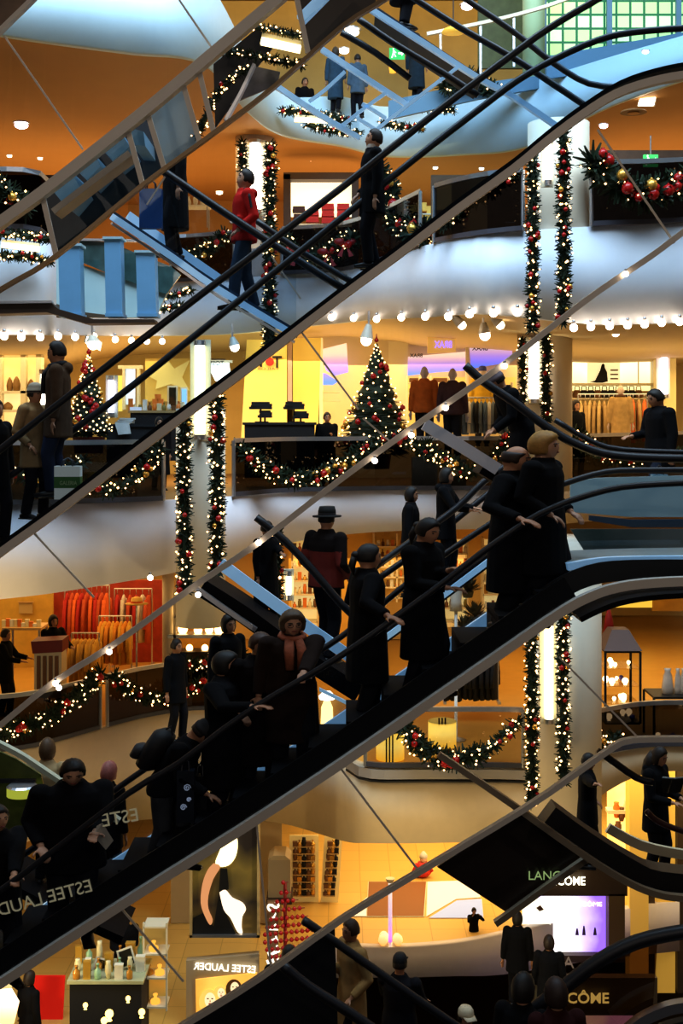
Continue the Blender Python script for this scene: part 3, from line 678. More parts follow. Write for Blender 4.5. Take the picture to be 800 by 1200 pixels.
bulbs([(388,372),(414,373),(441,374),(470,372),(498,371),(525,371),(550,368),(578,367),(606,366)], ey(3), 'under the fascia above the Christmas tree', 'round bulbs under the cool white fascia')
bulbs([(672,384),(692,383),(714,382),(735,381),(755,380),(775,378),(796,377)], ey(3), 'under the fascia above the beige coats', 'round bulbs under the cool white fascia')
bulbs([(65,801),(69,806),(128,764),(176,677),(303,636),(232,697)], 11.9, 'on the lower half of the glass escalator edge', 'small bulbs on the escalator edge', .40)
bulbs([(439,540),(482,510),(522,478),(591,429),(733,321)], 11.9, 'on the upper half of the glass escalator edge', 'small bulbs on the escalator edge', .40)
DL = glow('downlight_glow', (1.0, .82, .55), 8); DLP = glow('downlight_glow_pink', (1.0, .75, .9), 8)
def downlight(x, y, Y, r, label, m=DL, flat=.5):
    c = P(x, y, Y); rt = empty('downlight', c, label, 'ceiling lamp', 'recessed ceiling lamps'); R = r*Y/F
    MB().ball(c, R, 12, 6, 0, (1, 1, flat)).build('lens', m, rt, True)
    MB().lathe(c+V(0, 0, R*flat*.6), [(R*1.25, 0), (R*1.25, R*.2)], 14).build('rim', STEEL, rt); return rt
for x, y, Y, r, l, m in ((91,89,26,5,'recessed lamp in the orange ceiling at the upper left, the higher one',DLP),(25,147,24,8,'large bright recessed lamp in the orange ceiling at the upper left',DLP),(11,183,28,3,'small dim recessed lamp near the left railing',DL),(47,186,29,3,'small dim recessed lamp above the left railing',DL),
    (707,148,25,5,'round recessed lamp beside the ceiling vent at the upper right',DLP),(756,61,23.3,4,'small lamp on the pale fascia at the upper right',DLP),(547,8,28,7,'violet white lamp at the top centre',DLP),(564,198,26,3,'small lamp below the right fascia, right of its partner',DL),(510,197,26,3,'small lamp below the right fascia, left of its partner',DL),
    (540,232,27,3,'low lamp under the glass escalator',DLP),(412,38,29,9,'flat round lamp in the top storey ceiling',DL),(403,60,29,6,'oval lamp in the top storey ceiling beneath the flat one',DL),(364,187,31,4,'small lamp in the orange ceiling right of the red jacket',DL),(257,226,32,4,'small lamp in the orange ceiling left of the red jacket',DL),(540,35,28,3,'small lamp by the yellow pendant',DLP)):
    downlight(x, y, Y, r, l, m)
def spot(x, y, Y, lx, ly, label, r=.09):
    c = P(x, y, Y); h = P(lx, ly, Y); rt = empty('spotlight', c, label, 'spotlight', 'spotlights on the shop ceiling'); d = (c-h)
    d = d.normalized() if d.length > 1e-3 else V(0, 0, -1)
    MB().ball(c, r*.85, 10, 8).build('lamp', BULB, rt, True); MB().tube([h, c-d*r*.3], [r*.45, r*1.05], 10, cap=False).build('shade', mat('spot_shade', (.6, .55, .45), .4), rt, True)
    MB().tube([h+V(0, 0, .25), h], .02, 6).build('stem', STEEL, rt)
spot(541,381,22.5,527,366,'spotlight aimed left above the orange mannequin'); spot(586,381,22.5,575,370,'spotlight aimed right nearest the column'); spot(568,393,22.5,566,378,'bright spotlight hanging lowest of the three by the shop sign',.11); spot(429,399,24,432,380,'bright spotlight over the Christmas tree',.12); spot(721,390,24,720,380,'spotlight over the beige coats',.09)
spot(109,403,21.5,108,393,'wide bright floodlight over the small Christmas tree',.12); spot(275,407,24,272,395,'bright spotlight left of the mirrored shop sign',.1)
# ceiling panels at right
def panel_lamp(pts, Y, label):
    c = P(pts[0][0], pts[0][1], Y); rt = empty('panel_lamp', c, label, 'ceiling lamp'); poly2(rt, 'diffuser', pts, Y, DL); 
    q = [(x+(1 if x > sum(a for a, b in pts)/4 else -1)*1.5, y+(1 if y > sum(b for a, b in pts)/4 else -1)*1.5) for x, y in pts]; poly2(rt, 'frame', q, Y+.05, STEEL)
panel_lamp([(754,103),(771,102),(766,123),(748,123)], 25, 'bright rectangular panel lamp in the upper right ceiling')
panel_lamp([(102,394),(118,402),(116,410),(100,402)], 22, 'tilted bright panel lamp left of the small Christmas tree')
v = empty('ceiling_vent', P(742, 134, 25), 'round dark air vent in the ceiling below the panel lamp', 'vent'); q = P(742, 132, 25)
MB().lathe(q, [(.26, 0), (.24, .03)], 20).build('grille', mat('vent_brown', (.25, .13, .05), .6), v); MB().lathe(q-V(0, 0, .02), [(.12, 0), (.1, .02)], 16).build('hub', CEIL3, v)
# ================================================================= SHOPS
def prism(parent, name, pts, Y, depth, m): return MB().poly([P(x, y, Y) for x, y in pts], depth).build(name, m, parent)
def rect(x0, y0, x1, y1): return [(x0, y0), (x1, y0), (x1, y1), (x0, y1)]
def bx(mb, x0, y0, x1, y1, Y, d, mi=0):
    a = P(x0, y1, Y); b = P(x1, y0, Y); return mb.span((a.x, Y, a.z), (b.x, Y+d, b.z), mi)
SHELFM = mat('oak_shelf', (.55, .36, .15), .5, noise=.15); DKWOOD = mat('dark_wood', (.05, .025, .012), .5, noise=.3); CREAM = mat('cream_board', (.85, .76, .55), .5)
BLKF = mat('black_fabric', (.012, .011, .012), .8); WARMLIT = rampmat('warm_lit_back', ((.95, .80, .45), (1, .9, .65), (.95, .72, .32)), 'Z', 0, 1.2, 1.3)
def fmat(name, c): return mat('cloth_'+name, c, .8, noise=.25, nscale=9)
def garment_mesh(w, d, h, name, m):
    """a hanging garment: sloped shoulders, two sleeves, flaring hem, on a hook"""
    mb = MB(); mb.lathe((0, 0, 0), [(.40, 0), (.37, h*.45), (.36, h*.8), (.30, h*.92), (.10, h)], 10, 0, w, d)
    for s in (-1, 1): mb.tube([(s*w*.30, 0, h*.9), (s*w*.45, 0, h*.62), (s*w*.50, 0, h*.30)], [d*.3, d*.32, d*.3], 6)
    mb.tube([(0, 0, h), (0, 0, h*1.10), (.03, 0, h*1.13)], .008, 5, 1); return mb.mesh(name, [m, STEEL], smooth=True)
def rack(label, px0, px1, ybar, yfoot, Y, cloths, n, group, glabel, gh, edgeon=True):
    """clothes rail with n garments hanging on it, each its own object"""
    a = P(px0, ybar, Y); b = P(px1, ybar, Y); zf = P(0, yfoot, Y).z; rt = empty('clothes_rack', V((a.x+b.x)/2, Y, zf), label, 'clothes rack', 'clothes racks')
    MB().tube([a, b], .018, 8).build('hanging_bar', STEEL, rt)
    for p in (a, b): MB().tube([p, V(p.x, Y, zf)], .018, 8).build('upright', STEEL, rt); MB().span((p.x-.03, Y-.28, zf), (p.x+.03, Y+.28, zf+.04)).build('foot', STEEL, rt)
    for i in range(n):
        c = cloths[i % len(cloths)]; key = 'g_%s_%.2f' % (c.name, gh)
        if key not in BAUB: BAUB[key] = garment_mesh(.46, .15, gh, 'garment', c)
        o = bpy.data.objects.new('garment', BAUB[key]); COL.objects.link(o); x = a.x+(b.x-a.x)*(i+.5)/n
        o.location = (x, Y-.02, a.z-gh*1.13+.01); o.rotation_euler = (0, 0, math.radians((78 if edgeon else 20)+random.uniform(-12, 12))); o.scale = (1, 1, random.uniform(.94, 1.0)); o.location.z = a.z-gh*1.12*o.scale[2]
        tag(o, glabel % ORD[i], 'garment', group)
    return rt
BEIGE = fmat('beige', (.55, .38, .16)); BEIGE2 = fmat('tan', (.42, .27, .11)); ORANGE = fmat('orange', (.75, .16, .03)); RED = fmat('red', (.5, .03, .02)); RED2 = fmat('brick', (.55, .10, .03)); YEL = fmat('mustard', (.75, .42, .06)); GREYB = fmat('greyblue', (.18, .22, .28)); BLK2 = fmat('black', (.015, .013, .014)); WHT = fmat('white', (.7, .66, .6)); DENIM = fmat('denim', (.10, .15, .24))
rack('clothes rack of beige coats behind the railing at the right', 677, 738, 462, 545, 31, [BEIGE, BEIGE2], 11, 'beige coats on the rack', 'beige coat, %s from the left on the rack under the lit shelf', 1.35)
rack('clothes rack of orange and tan jackets beside the walking man with the blue bag', 738, 758, 462, 545, 31.6, [ORANGE, BEIGE2, ORANGE], 3, 'orange jackets on the rack', 'orange or tan jacket, %s from the left on the short rack', 1.1)
rack('clothes rack of grey and denim shirts below the mirrored blue signs', 538, 594, 466, 520, 27, [GREYB, DENIM, WHT, GREYB, BLK2], 12, 'grey shirts on the rack', 'grey or denim shirt, %s from the left on the rack below the blue signs', .7)
rack('low rack of yellow shirts in the red clothing shop', 84, 116, 742, 800, 27.5, [YEL, fmat('ochre', (.62, .36, .08))], 7, 'yellow shirts, front rack', 'yellow shirt, %s from the left on the front rack', 1.0)
rack('rack of amber shirts behind the yellow ones in the red clothing shop', 116, 154, 722, 785, 28.2, [fmat('amber', (.80, .33, .04)), YEL], 8, 'amber shirts, rear rack', 'amber shirt, %s from the left on the rear rack', .95)
rack('rail of red garments along the back of the red clothing shop', 76, 128, 686, 790, 30.5, [RED, RED2, ORANGE], 9, 'red garments on the back rail', 'red garment, %s from the left on the back rail', 1.5)
rack('short rail of red and white garments beside the column in the red clothing shop', 134, 178, 690, 780, 30.8, [RED, WHT, RED2], 6, 'red and white garments on the side rail', 'red or white garment, %s from the left on the side rail', 1.2)
rack('rack of dark coats behind the main riders above the yellow lamps', 520, 583, 765, 822, 25.5, [BLK2], 9, 'dark coats on the lower rack', 'dark coat, %s from the left on the rack above the yellow lamp', .85)

def wallpart(pts, Y, m, name='partition', d=.1):
    return struct(name, MB().poly([P(x, y, Y) for x, y in pts], d), m)
# --- top storey
wallpart(rect(690,176,850,268), 25, mat('dim_interior_brown', (.10, .05, .025), .6, noise=.4))  # these three dark sheets stand in for unlit shop interiors
wallpart(rect(505,205,612,285), 25.2, mat('dim_interior_brown2', (.16, .08, .035), .6, noise=.4))
wallpart(rect(-40,205,70,275), 25.5, mat('dim_interior_brown3', (.09, .05, .03), .6, noise=.5))
ds = empty('display_case', P(375, 322, 30), 'dark framed lit display case with stacks of red goods', 'display case')
for q in (rect(332,204,340,324), rect(412,204,420,324), rect(332,202,420,210), rect(340,268,412,324)): prism(ds, 'frame', q, 30, .5, DKWOOD)
prism(ds, 'lit_back', rect(340,210,412,254), 30.4, .05, rampmat('display_lit', ((1, .72, .35), (1, .95, .8), (1, .8, .5)), 'Z', 0, 2.2, 1.6, noise=.5, nscale=2))
prism(ds, 'shelf', rect(340,262,412,266), 30.0, .4, CREAM)
REDBOX = mat('red_goods', (.62, .03, .02), .5); DKBOX = mat('dark_goods', (.06, .02, .02), .5)
for i, (x, y, m, w) in enumerate(((350,245,DKBOX,'dark'),(351,254,DKBOX,'dark'),(366,249,REDBOX,'red'),(366,257,REDBOX,'red'),(384,242,REDBOX,'red'),(402,242,REDBOX,'red'),(384,250,REDBOX,'red'),(402,250,REDBOX,'red'),(384,258,REDBOX,'red'),(402,258,REDBOX,'red'))):
    mb = MB(); c = P(x, y, 30.1)
    for j in range(2): mb.box(c+V(0, .1, (j-.5)*.07), (.30-.02*j, .22, .065), mi=0)
    mb.box(c+V(0, .1, 0), (.27, .2, .14)); o = mb.build('folded_sweater', m); tag(o, 'folded %s sweater, %s place along the display case shelves' % (w, ORD[i]), 'sweater', 'folded sweaters in the display case')
tb = empty('display_table', P(230, 262, 30.5), 'white display table with pale vases on the top storey', 'table'); q = P(230, 243, 30.5); zf = P(0, 268, 30.5).z
MB().box(q, (.65, .5, .04)).build('table_top', WHT, tb)
for sx in (-.28, .28):
    for sy in (-.2, .2): MB().span((q.x+sx-.015, q.y+sy-.015, zf), (q.x+sx+.015, q.y+sy+.015, q.z-.02)).build('leg', STEEL, tb)
def vase(c, r, h, m, label, group=None, name='vase'):
    mb = MB(); mb.lathe(c, [(r*.6, 0), (r, h*.35), (r*.9, h*.6), (r*.4, h*.82), (r*.5, h)], 12); return tag(mb.build(name, m, None, True), label, 'vase', group)
vase(q+V(-.18, 0, .02), .06, .24, WHT, 'pale vase at the left end of the white display table'); vase(q+V(-.02, 0, .02), .06, .34, WHT, 'tall pale vase in the middle of the white display table'); vase(q+V(.15, 0, .02), .06, .22, WHT, 'pale vase at the right end of the white display table')
for i, (x, y) in enumerate(((482,246),(494,243),(505,247),(488,256),(500,256))):
    mb = MB(); c = P(x, y, 28); mb.box(c, (.2, .15, .16)); mb.box(c+V(0, 0, .085), (.21, .16, .02)); mb.box(c, (.03, .155, .165)); tag(mb.build('gift_box', mat('amber_box', (.85, .5, .1), .4, em=(1, .6, .1), es=.3)), 'amber gift box, %s along the shelf right of the man in the black suit' % ORD[i], 'box', 'amber gift boxes')
sh = empty('shelf', P(493, 262, 28), 'cream shelf of amber boxes right of the man in the black suit', 'shelf'); prism(sh, 'board', rect(472,262,514,266), 27.9, .5, CREAM); prism(sh, 'upper_board', rect(476,250,512,251.5), 27.9, .4, CREAM)
for x in (474, 512): prism(sh, 'bracket', rect(x-1,240,x+1,272), 28.1, .3, CREAM)
# exit signs
EXG = glow('exit_green', (.10, .75, .22), 1.4); EXW = glow('exit_white', (.95, 1, .9), 2.2)
def exit_sign(x0, y0, x1, y1, Y, label):
    a = P(x0, y1, Y); b = P(x1, y0, Y); c = (a+b)/2; w = b.x-a.x; h = b.z-a.z; rt = empty('exit_sign', a, label, 'exit sign', 'green exit signs')
    MB().span((a.x, Y, a.z), (b.x, Y+.06, b.z)).build('housing', EXG, rt)
    m = MB(); X = lambda u, v: V(a.x+w*u, Y-.012, a.z+h*v)
    for pts in ([(.58,.42),(.80,.42),(.80,.25),(.95,.5),(.80,.75),(.80,.58),(.58,.58)], [(.22,.80),(.30,.80),(.30,.95),(.22,.95)], [(.20,.40),(.34,.46),(.36,.74),(.24,.76)], [(.20,.42),(.28,.42),(.22,.10),(.12,.10)], [(.28,.44),(.36,.44),(.46,.20),(.38,.16)], [(.34,.72),(.46,.56),(.44,.50),(.32,.62)]): m.poly([X(u, v) for u, v in pts], .01)
    m.build('running_man_symbol', EXW, rt)
    MB().tube([V(c.x, Y+.03, b.z), V(c.x, Y+.03, b.z+.35)], .015, 6).build('hanger', STEEL, rt)
exit_sign(754, 181, 771, 195, 23.5, 'green exit sign hanging at the upper right above the red garland'); exit_sign(456, 56, 474, 69, 28.5, 'green exit sign in the top storey beside the long grey coat')
# --- very top right: glass block wall
gb = bpy.data.materials.new('glass_block'); gb.use_nodes = True; nt = gb.node_tree; b = nt.nodes['Principled BSDF']
tc = nt.nodes.new('ShaderNodeTexCoord'); sp = nt.nodes.new('ShaderNodeSeparateXYZ'); cb = nt.nodes.new('ShaderNodeCombineXYZ'); br = nt.nodes.new('ShaderNodeTexBrick'); br.offset = 0; br.inputs['Scale'].default_value = 3.3
br.inputs['Brick Width'].default_value = 1; br.inputs['Row Height'].default_value = 1; br.inputs['Mortar Size'].default_value = .09
br.inputs['Color1'].default_value = (.62, .95, .30, 1); br.inputs['Color2'].default_value = (.85, 1, .55, 1); br.inputs['Mortar'].default_value = (.02, .16, .05, 1)
nt.links.new(tc.outputs['Object'], sp.inputs[0]); nt.links.new(sp.outputs[0], cb.inputs[0]); nt.links.new(sp.outputs[2], cb.inputs[1]); nt.links.new(cb.outputs[0], br.inputs['Vector'])
nt.links.new(br.outputs[0], b.inputs['Base Color']); nt.links.new(br.outputs[0], b.inputs['Emission Color']); b.inputs['Emission Strength'].default_value = .75
o = wallpart([(640,-20),(711,-20),(711,66),(640,66)], 28.0, gb, 'window_1'); o = wallpart([(717,-20),(792,-20),(792,66),(717,66)], 28.0, gb, 'window_2'); wallpart([(797,-20),(850,-20),(850,66),(797,66)], 28.0, gb, 'window_3')
for i, x in enumerate((713.5, 794.5, 637)): column(x-3, x+3, 27.9, L4-.8, 22, mat('blue_grey_post', (.16, .28, .36), .4), 'column', True)
column(612, 638, 27.2, L4-.8, 22, mat('pale_green_column', (.55, .72, .45), .5))
wallpart(rect(560,-20,612,80), 29, mat('dark_olive_wall', (.10, .12, .05), .6, noise=.4)); 
wallpart([(455,118),(520,104),(600,92),(640,88),(640,102),(560,116),(455,140)], 26.6, mat('slate_band', (.12, .24, .34), .4))
wallpart([(640,66),(720,52),(800,38),(850,34),(850,62),(760,72),(690,86),(640,92)], 26.0, mat('slate_band', (.12, .24, .34), .4))
br_ = empty('balcony_rail', P(560, 30, 26), 'pale cream curved balcony rail near the green glass blocks', 'railing'); bar(br_, 'top_rail', [(500,40),(560,28),(610,16),(650,4),(690,-12)], 26.2, .07, .08, CREAM)
for x, y in ((516, 37), (563, 27), (602, 18)): prism(br_, 'post', rect(x-1.2, y, x+1.2, y+60), 26.2, .05, STEEL)
pd = empty('pendant_lamp', P(531, 40, 26), 'yellow pendant lamp in the top storey behind the handrails', 'pendant lamp'); q = P(531, 38, 26)
MB().lathe(q, [(.24, 0), (.20, .06), (.08, .12), (.03, .14)], 16).build('shade', mat('yellow_shade', (.8, .55, .08), .5, em=(1, .6, .1), es=.5), pd, True); MB().tube([q+V(0, 0, .13), q+V(0, 0, 1.3)], .012, 6).build('cord', RUBBER, pd)
for i, (x, y) in enumerate(((460,80),(518,78),(467,122))):
    mb = MB(); c = P(x, y, 28.3); mb.lathe(c, [(.07, -.1), (.09, .08)], 10); mb.ball(c+V(0, 0, .08), .06); tag(mb.build('table_lamp', mat('orange_lamp', (.9, .4, .05), .5, em=(1, .45, .05), es=1.5), None, True), 'tiny orange table lamp, %s from the left under the top storey lamps' % ORD[(0, 2, 1)[i]], 'lamp', 'tiny orange lamps')
# blue pillars at the left
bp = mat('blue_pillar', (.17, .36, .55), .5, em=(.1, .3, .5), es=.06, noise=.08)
for i, (a, b2, t, l) in enumerate(((68,93,288,'at the left edge of the pale gallery'),(122,141,280,'in the middle of the pale gallery'),(159,181,296,'nearest the red jacket rider'))):
    rt = empty('pillar', P((a+b2)/2, 372, 19), 'square blue pillar '+l, 'pillar', 'blue pillars'); prism(rt, 'shaft', [(a, t), (b2, t), (b2+2, 370), (a+2, 370)], 19, .3, bp); prism(rt, 'cap', rect(a-2, t-3, b2+2, t), 18.97, .36, mat('pillar_cap', (.4, .55, .6), .5)); prism(rt, 'plinth', rect(a+1, 367, b2+3, 371), 18.97, .36, bp)
pg = empty('gallery_parapet', P(140, 368, 20.2), 'pale teal parapet with dark glass band behind the blue pillars', 'parapet')
prism(pg, 'panel', [(66,300),(130,322),(195,344),(182,372),(66,372)], 20.2, .1, mat('pale_teal_panel', (.50, .66, .68), .5, noise=.05))
prism(pg, 'dark_band', [(66,356),(100,366),(150,372),(66,372)], 20.1, .05, mat('brown_band', (.12, .08, .05), .5))
prism(pg, 'glass_band', [(93,282),(128,284),(200,312),(212,322),(195,345),(130,322),(93,306)], 20.15, .05, mat('teal_glass_band', (.05, .10, .10), .2, noise=.6))
prism(pg, 'top_rail', [(93,279),(200,281),(200,284),(93,282)], 20.1, .08, STEEL)
st = empty('gallery_ledge', P(100, 366, 19), 'dark brown ledge strip with small lights under the blue pillars', 'ledge'); prism(st, 'board', [(-20,356),(60,355),(68,362),(110,374),(180,374),(182,378),(100,379),(55,366),(-20,368)], 18.95, .4, DKWOOD)
prism(st, 'edge', [(-20,353),(60,352),(62,355),(-20,356)], 18.9, .1, STEEL)
# --- middle storey left
sl = empty('wall_shelf', P(20, 500, 28), 'warm lit shop shelf unit behind the walking man at the left edge', 'shelf')
prism(sl, 'lit_back', rect(2,412,42,500), 28.2, .05, rampmat('shelf_lit', ((.8, .5, .15), (1, .8, .42), (.8, .55, .2)), 'Z', 0, 1.7, .8, noise=.4)); 
for q in (rect(-3,408,2,505), rect(24,408,30,505), rect(42,408,48,505), rect(-3,405,48,411), rect(2,458,42,461), rect(2,480,42,483)): prism(sl, 'frame', q, 28, .3, CREAM)
for i, (x, y, w, h) in enumerate(((10,458,8,16),(18,458,10,17),(35,458,9,14),(8,480,12,9),(34,480,8,10))):
    mb = MB(); c = P(x, y, 28.05); W = w/2*28/F; H = h*28/F; mb.lathe(c+V(0, .1, 0), [(W*.8, 0), (W, H*.4), (W*.7, H*.75), (W*.2, H)], 10); tag(mb.build('ornament', mat('wicker_brown', (.35, .2, .07), .7, noise=.4), None, True), 'brown rounded ornament, %s on the lit shelf at the left edge' % ORD[i], 'ornament', 'brown ornaments on the lit shelf')
pn = mat('lilac_tube', (.8, .7, 1), .5, em=(.80, .70, 1), es=3)
tube_light(130, 443, 486, 26, 7, 'purplish lit tube beside the small Christmas tree', glow('tube_glow_violet', (.85, .75, 1), 4)); tube_light(51, 436, 480, 26, 6, 'lit tube between the two walking men at the left', TUBEC)
dr = empty('shop_entrance', P(155, 500, 29), 'cream framed lit shop entrance with bluish doorway behind the handrails', 'shop entrance'); 
prism(dr, 'lit_panel', rect(146,432,158,474), 29.2, .05, rampmat('door_blue', ((.55, .60, .5), (.75, .85, 1)), 'Z', 0, .8, 1.0)); prism(dr, 'amber_panel', rect(136,440,143,482), 29.2, .05, glow('amber_panel', (1, .68, .12), 1.6)); prism(dr, 'lintel', rect(138,428,166,432), 29, .2, CREAM); prism(dr, 'jamb', rect(160,432,163,480), 29, .2, CREAM); prism(dr, 'jamb', rect(143.2,432,146,480), 29, .2, CREAM)
wt = empty('wall_panel', P(190, 470, 29.5), 'big pale yellow star shaped wall panel above the sales tables', 'wall panel')
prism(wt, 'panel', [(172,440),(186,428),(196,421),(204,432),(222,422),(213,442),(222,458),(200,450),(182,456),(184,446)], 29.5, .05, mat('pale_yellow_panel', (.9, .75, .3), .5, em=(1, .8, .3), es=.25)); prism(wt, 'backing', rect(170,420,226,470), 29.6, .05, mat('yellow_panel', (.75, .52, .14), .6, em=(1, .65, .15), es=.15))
mr = empty('standing_mirror', P(202, 478, 28.5), 'dark framed mirror standing by the sales tables', 'mirror'); prism(mr, 'frame', rect(196,452,208,480), 28.5, .05, CREAM); prism(mr, 'glass', rect(198,454,206,478), 28.45, .04, mat('mirror_dark', (.08, .07, .04), .1, .6)); prism(mr, 'stand', rect(200,480,204,496), 28.6, .05, CREAM)
bw = empty('lit_window', P(215, 480, 28), 'small blue lit window strip beside the lit tube', 'window display'); prism(bw, 'pane', rect(213,456,218,480), 28, .05, glow('sky_blue', (.35, .6, 1), 1.6)); prism(bw, 'frame', rect(211.5,454,219.5,482), 28.06, .05, CREAM)
bl = empty('lit_panel', P(255, 450, 27), 'glaring white lit panel below the mirrored shop sign at the column', 'lit panel'); prism(bl, 'panel', [(236,424),(268,424),(270,440),(262,452),(252,446),(246,434)], 27, .05, glow('glare_white', (1, .95, .8), 3.5)); prism(bl, 'frame', rect(238,422,272,425), 26.95, .08, CREAM)
sg = empty('shop_sign', P(250, 428, 26.6), 'black mirrored lettering hung over the glaring white panel', 'sign'); lettering('TOSNE', P(251, 425.5, 26.6), .40, BLACK, sg, True, bold=True); prism(sg, 'bar', rect(238,420.5,264,421.5), 26.6, .03, BLACK)
def table(label, x0, x1, ytop, yfoot, Y, m, drape=True, d=.8):
    a = P(x0, ytop, Y); b = P(x1, yfoot, Y); rt = empty('sales_table', V((a.x+b.x)/2, Y+d/2, b.z), label, 'table', 'sales tables'); MB().span((a.x, Y, a.z-.05), (b.x, Y+d, a.z)).build('table_top', m, rt)
    if drape: MB().span((a.x+.04, Y+.04, b.z), (b.x-.04, Y+d-.04, a.z-.05)).build('skirt', BLKF, rt)
    else:
        for px in (a.x+.05, b.x-.05):
            for py in (Y+.06, Y+d-.06): MB().span((px-.02, py-.02, b.z), (px+.02, py+.02, a.z-.05)).build('leg', STEEL, rt)
    return a, b
a, b = table('black draped sales table with a white shirt behind the left railing', 122, 182, 497, 560, 24, BLKF)
mb = MB(); c = P(145, 497, 24.1)
for j in range(3): mb.box(c+V(.02*j, .15, .03+.035*j), (.30, .4, .03), (0, 0, .1*j))
mb.add([c+V(-.15, -.12, .02), c+V(.12, -.12, .02), c+V(.16, -.14, -.18), c+V(-.08, -.14, -.2)], [(0, 1, 2, 3)]); tag(mb.build('folded_shirt', WHT), 'white folded shirt on the black table behind the left railing', 'shirt')
a, b = table('tan sales table covered with small goods under the yellow panel', 150, 222, 481, 540, 26.5, SHELFM, True)
gm = [mat('good_orange', (.8, .25, .04), .5), mat('good_cream', (.85, .75, .5), .5), mat('good_olive', (.25, .2, .05), .5), mat('good_white', (.85, .85, .8), .5), mat('good_brown', (.2, .09, .03), .5)]
def good(c, w, h, m, label, group, kind=0):
    mb = MB()
    if kind == 0: mb.box(c+V(0, 0, h/2), (w, w*.7, h)); mb.box(c+V(0, 0, h+.008), (w*1.06, w*.76, .02)); mb.box(c+V(0, -.003, h/2), (w*.18, w*.71, h*1.01))
    elif kind == 1: mb.lathe(c, [(w*.45, 0), (w*.5, h*.1), (w*.5, h*.55), (w*.18, h*.7), (w*.18, h*.9), (w*.24, h*.9), (w*.24, h)], 10)
    else: mb.lathe(c, [(w*.3, 0), (w*.5, h*.35), (w*.5, h*.7), (w*.35, h*.85), (w*.4, h)], 10)
    return tag(mb.build({0: 'box', 1: 'bottle', 2: 'jar'}[kind], m, None, kind > 0), label, {0: 'box', 1: 'bottle', 2: 'jar'}[kind], group)
for i in range(12):
    x = 153+i*5.6; k = i % 3; good(P(x, 481, 26.8), .09, random.uniform(.08, .26), gm[i % 5], '%s on the tan table, %s from the left' % (('small box', 'small bottle', 'small jar')[k], ORD[i]), 'goods on the tan sales table', k)
for i, (x, y) in enumerate(((182,470),(188,470),(185,464.5))): good(P(x, y+4, 27.4), .12, .10, gm[0], 'orange box, %s of the three raised behind the tan table' % ('left', 'right', 'topmost')[i], 'orange boxes')
cd = empty('price_card', P(158, 482, 26.6), 'white price card standing on the tan table', 'card'); prism(cd, 'card', rect(152,477,166,484), 26.55, .01, mat('white_card', (.85, .85, .95), .5, em=(.8, .85, 1), es=.3)); prism(cd, 'stem', rect(158.5,484,159.5,488), 26.56, .01, STEEL)
# mirrored T*M sign wall with black clothes table
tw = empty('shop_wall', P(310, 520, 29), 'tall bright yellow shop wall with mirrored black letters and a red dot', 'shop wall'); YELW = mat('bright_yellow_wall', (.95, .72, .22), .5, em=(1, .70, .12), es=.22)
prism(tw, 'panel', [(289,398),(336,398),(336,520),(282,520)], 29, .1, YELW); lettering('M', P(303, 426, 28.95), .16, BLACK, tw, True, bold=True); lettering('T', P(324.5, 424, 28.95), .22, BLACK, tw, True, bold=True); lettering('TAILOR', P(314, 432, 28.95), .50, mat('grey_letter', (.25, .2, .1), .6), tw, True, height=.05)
mb = MB(); q = P(316, 424, 28.93); mb.lathe((0, 0, 0), [(.095, 0), (.095, .03)], 24); mb.v = [V(v.x, -v.z, v.y)+q for v in mb.v]; mb.build('red_dot', mat('red_dot', (.8, .02, .01), .4, em=(1, .03, .01), es=.5), tw)
plight('sign_spot', P(314, 405, 28.4), 10, WARM2, .1)
pw = empty('shop_wall', P(352, 520, 29.6), 'plain yellow shop wall panel left of the blue lit niches', 'shop wall'); prism(pw, 'panel', [(343,396),(376,396),(372,520),(343,520)], 29.6, .1, YELW); prism(pw, 'violet_edge', rect(337,398,342,470), 29.3, .05, mat('violet_edge', (.7, .55, .6), .5))
a, b = table('long black clothes table below the mirrored letters', 284, 370, 495, 560, 26.3, BLKF)
for i, (x, y, w) in enumerate(((305,478,26),(344,478,24),(310,488,16),(352,489,18))):
    mb = MB(); c = P(x, y, 26.5); W = w*26.5/F
    for j in range(3): mb.box(c+V(.01*j, .1, .03*j), (W-.03*j, .34, .05), (0, 0, .08*j))
    mb.box(c+V(0, .1, .1), (W*.8, .26, .05)); mb.tube([c+V(0, .1, -.02), V(c.x, c.y+.1, P(0, 495, 26.5).z)], .02, 6); mb.box(V(c.x, c.y+.1, P(0, 495, 26.5).z+.01), (W*.5, .2, .02)); tag(mb.build('jumper', BLK2), 'stacked black jumper on a riser, %s on the long black table' % ORD[i], 'jumper', 'black jumpers on the table')
ws = empty('wall_shelf', P(385, 510, 30), 'white and yellow narrow shelf bay between the yellow wall and the tree', 'shelf'); prism(ws, 'back', rect(374,396,378,512), 30, .3, mat('white_shelf', (.9, .8, .5), .5, em=(1, .8, .4), es=.5)); prism(ws, 'board', rect(378,458,398,460), 30, .4, CREAM); prism(ws, 'board', rect(378,468,398,470), 30, .4, CREAM)
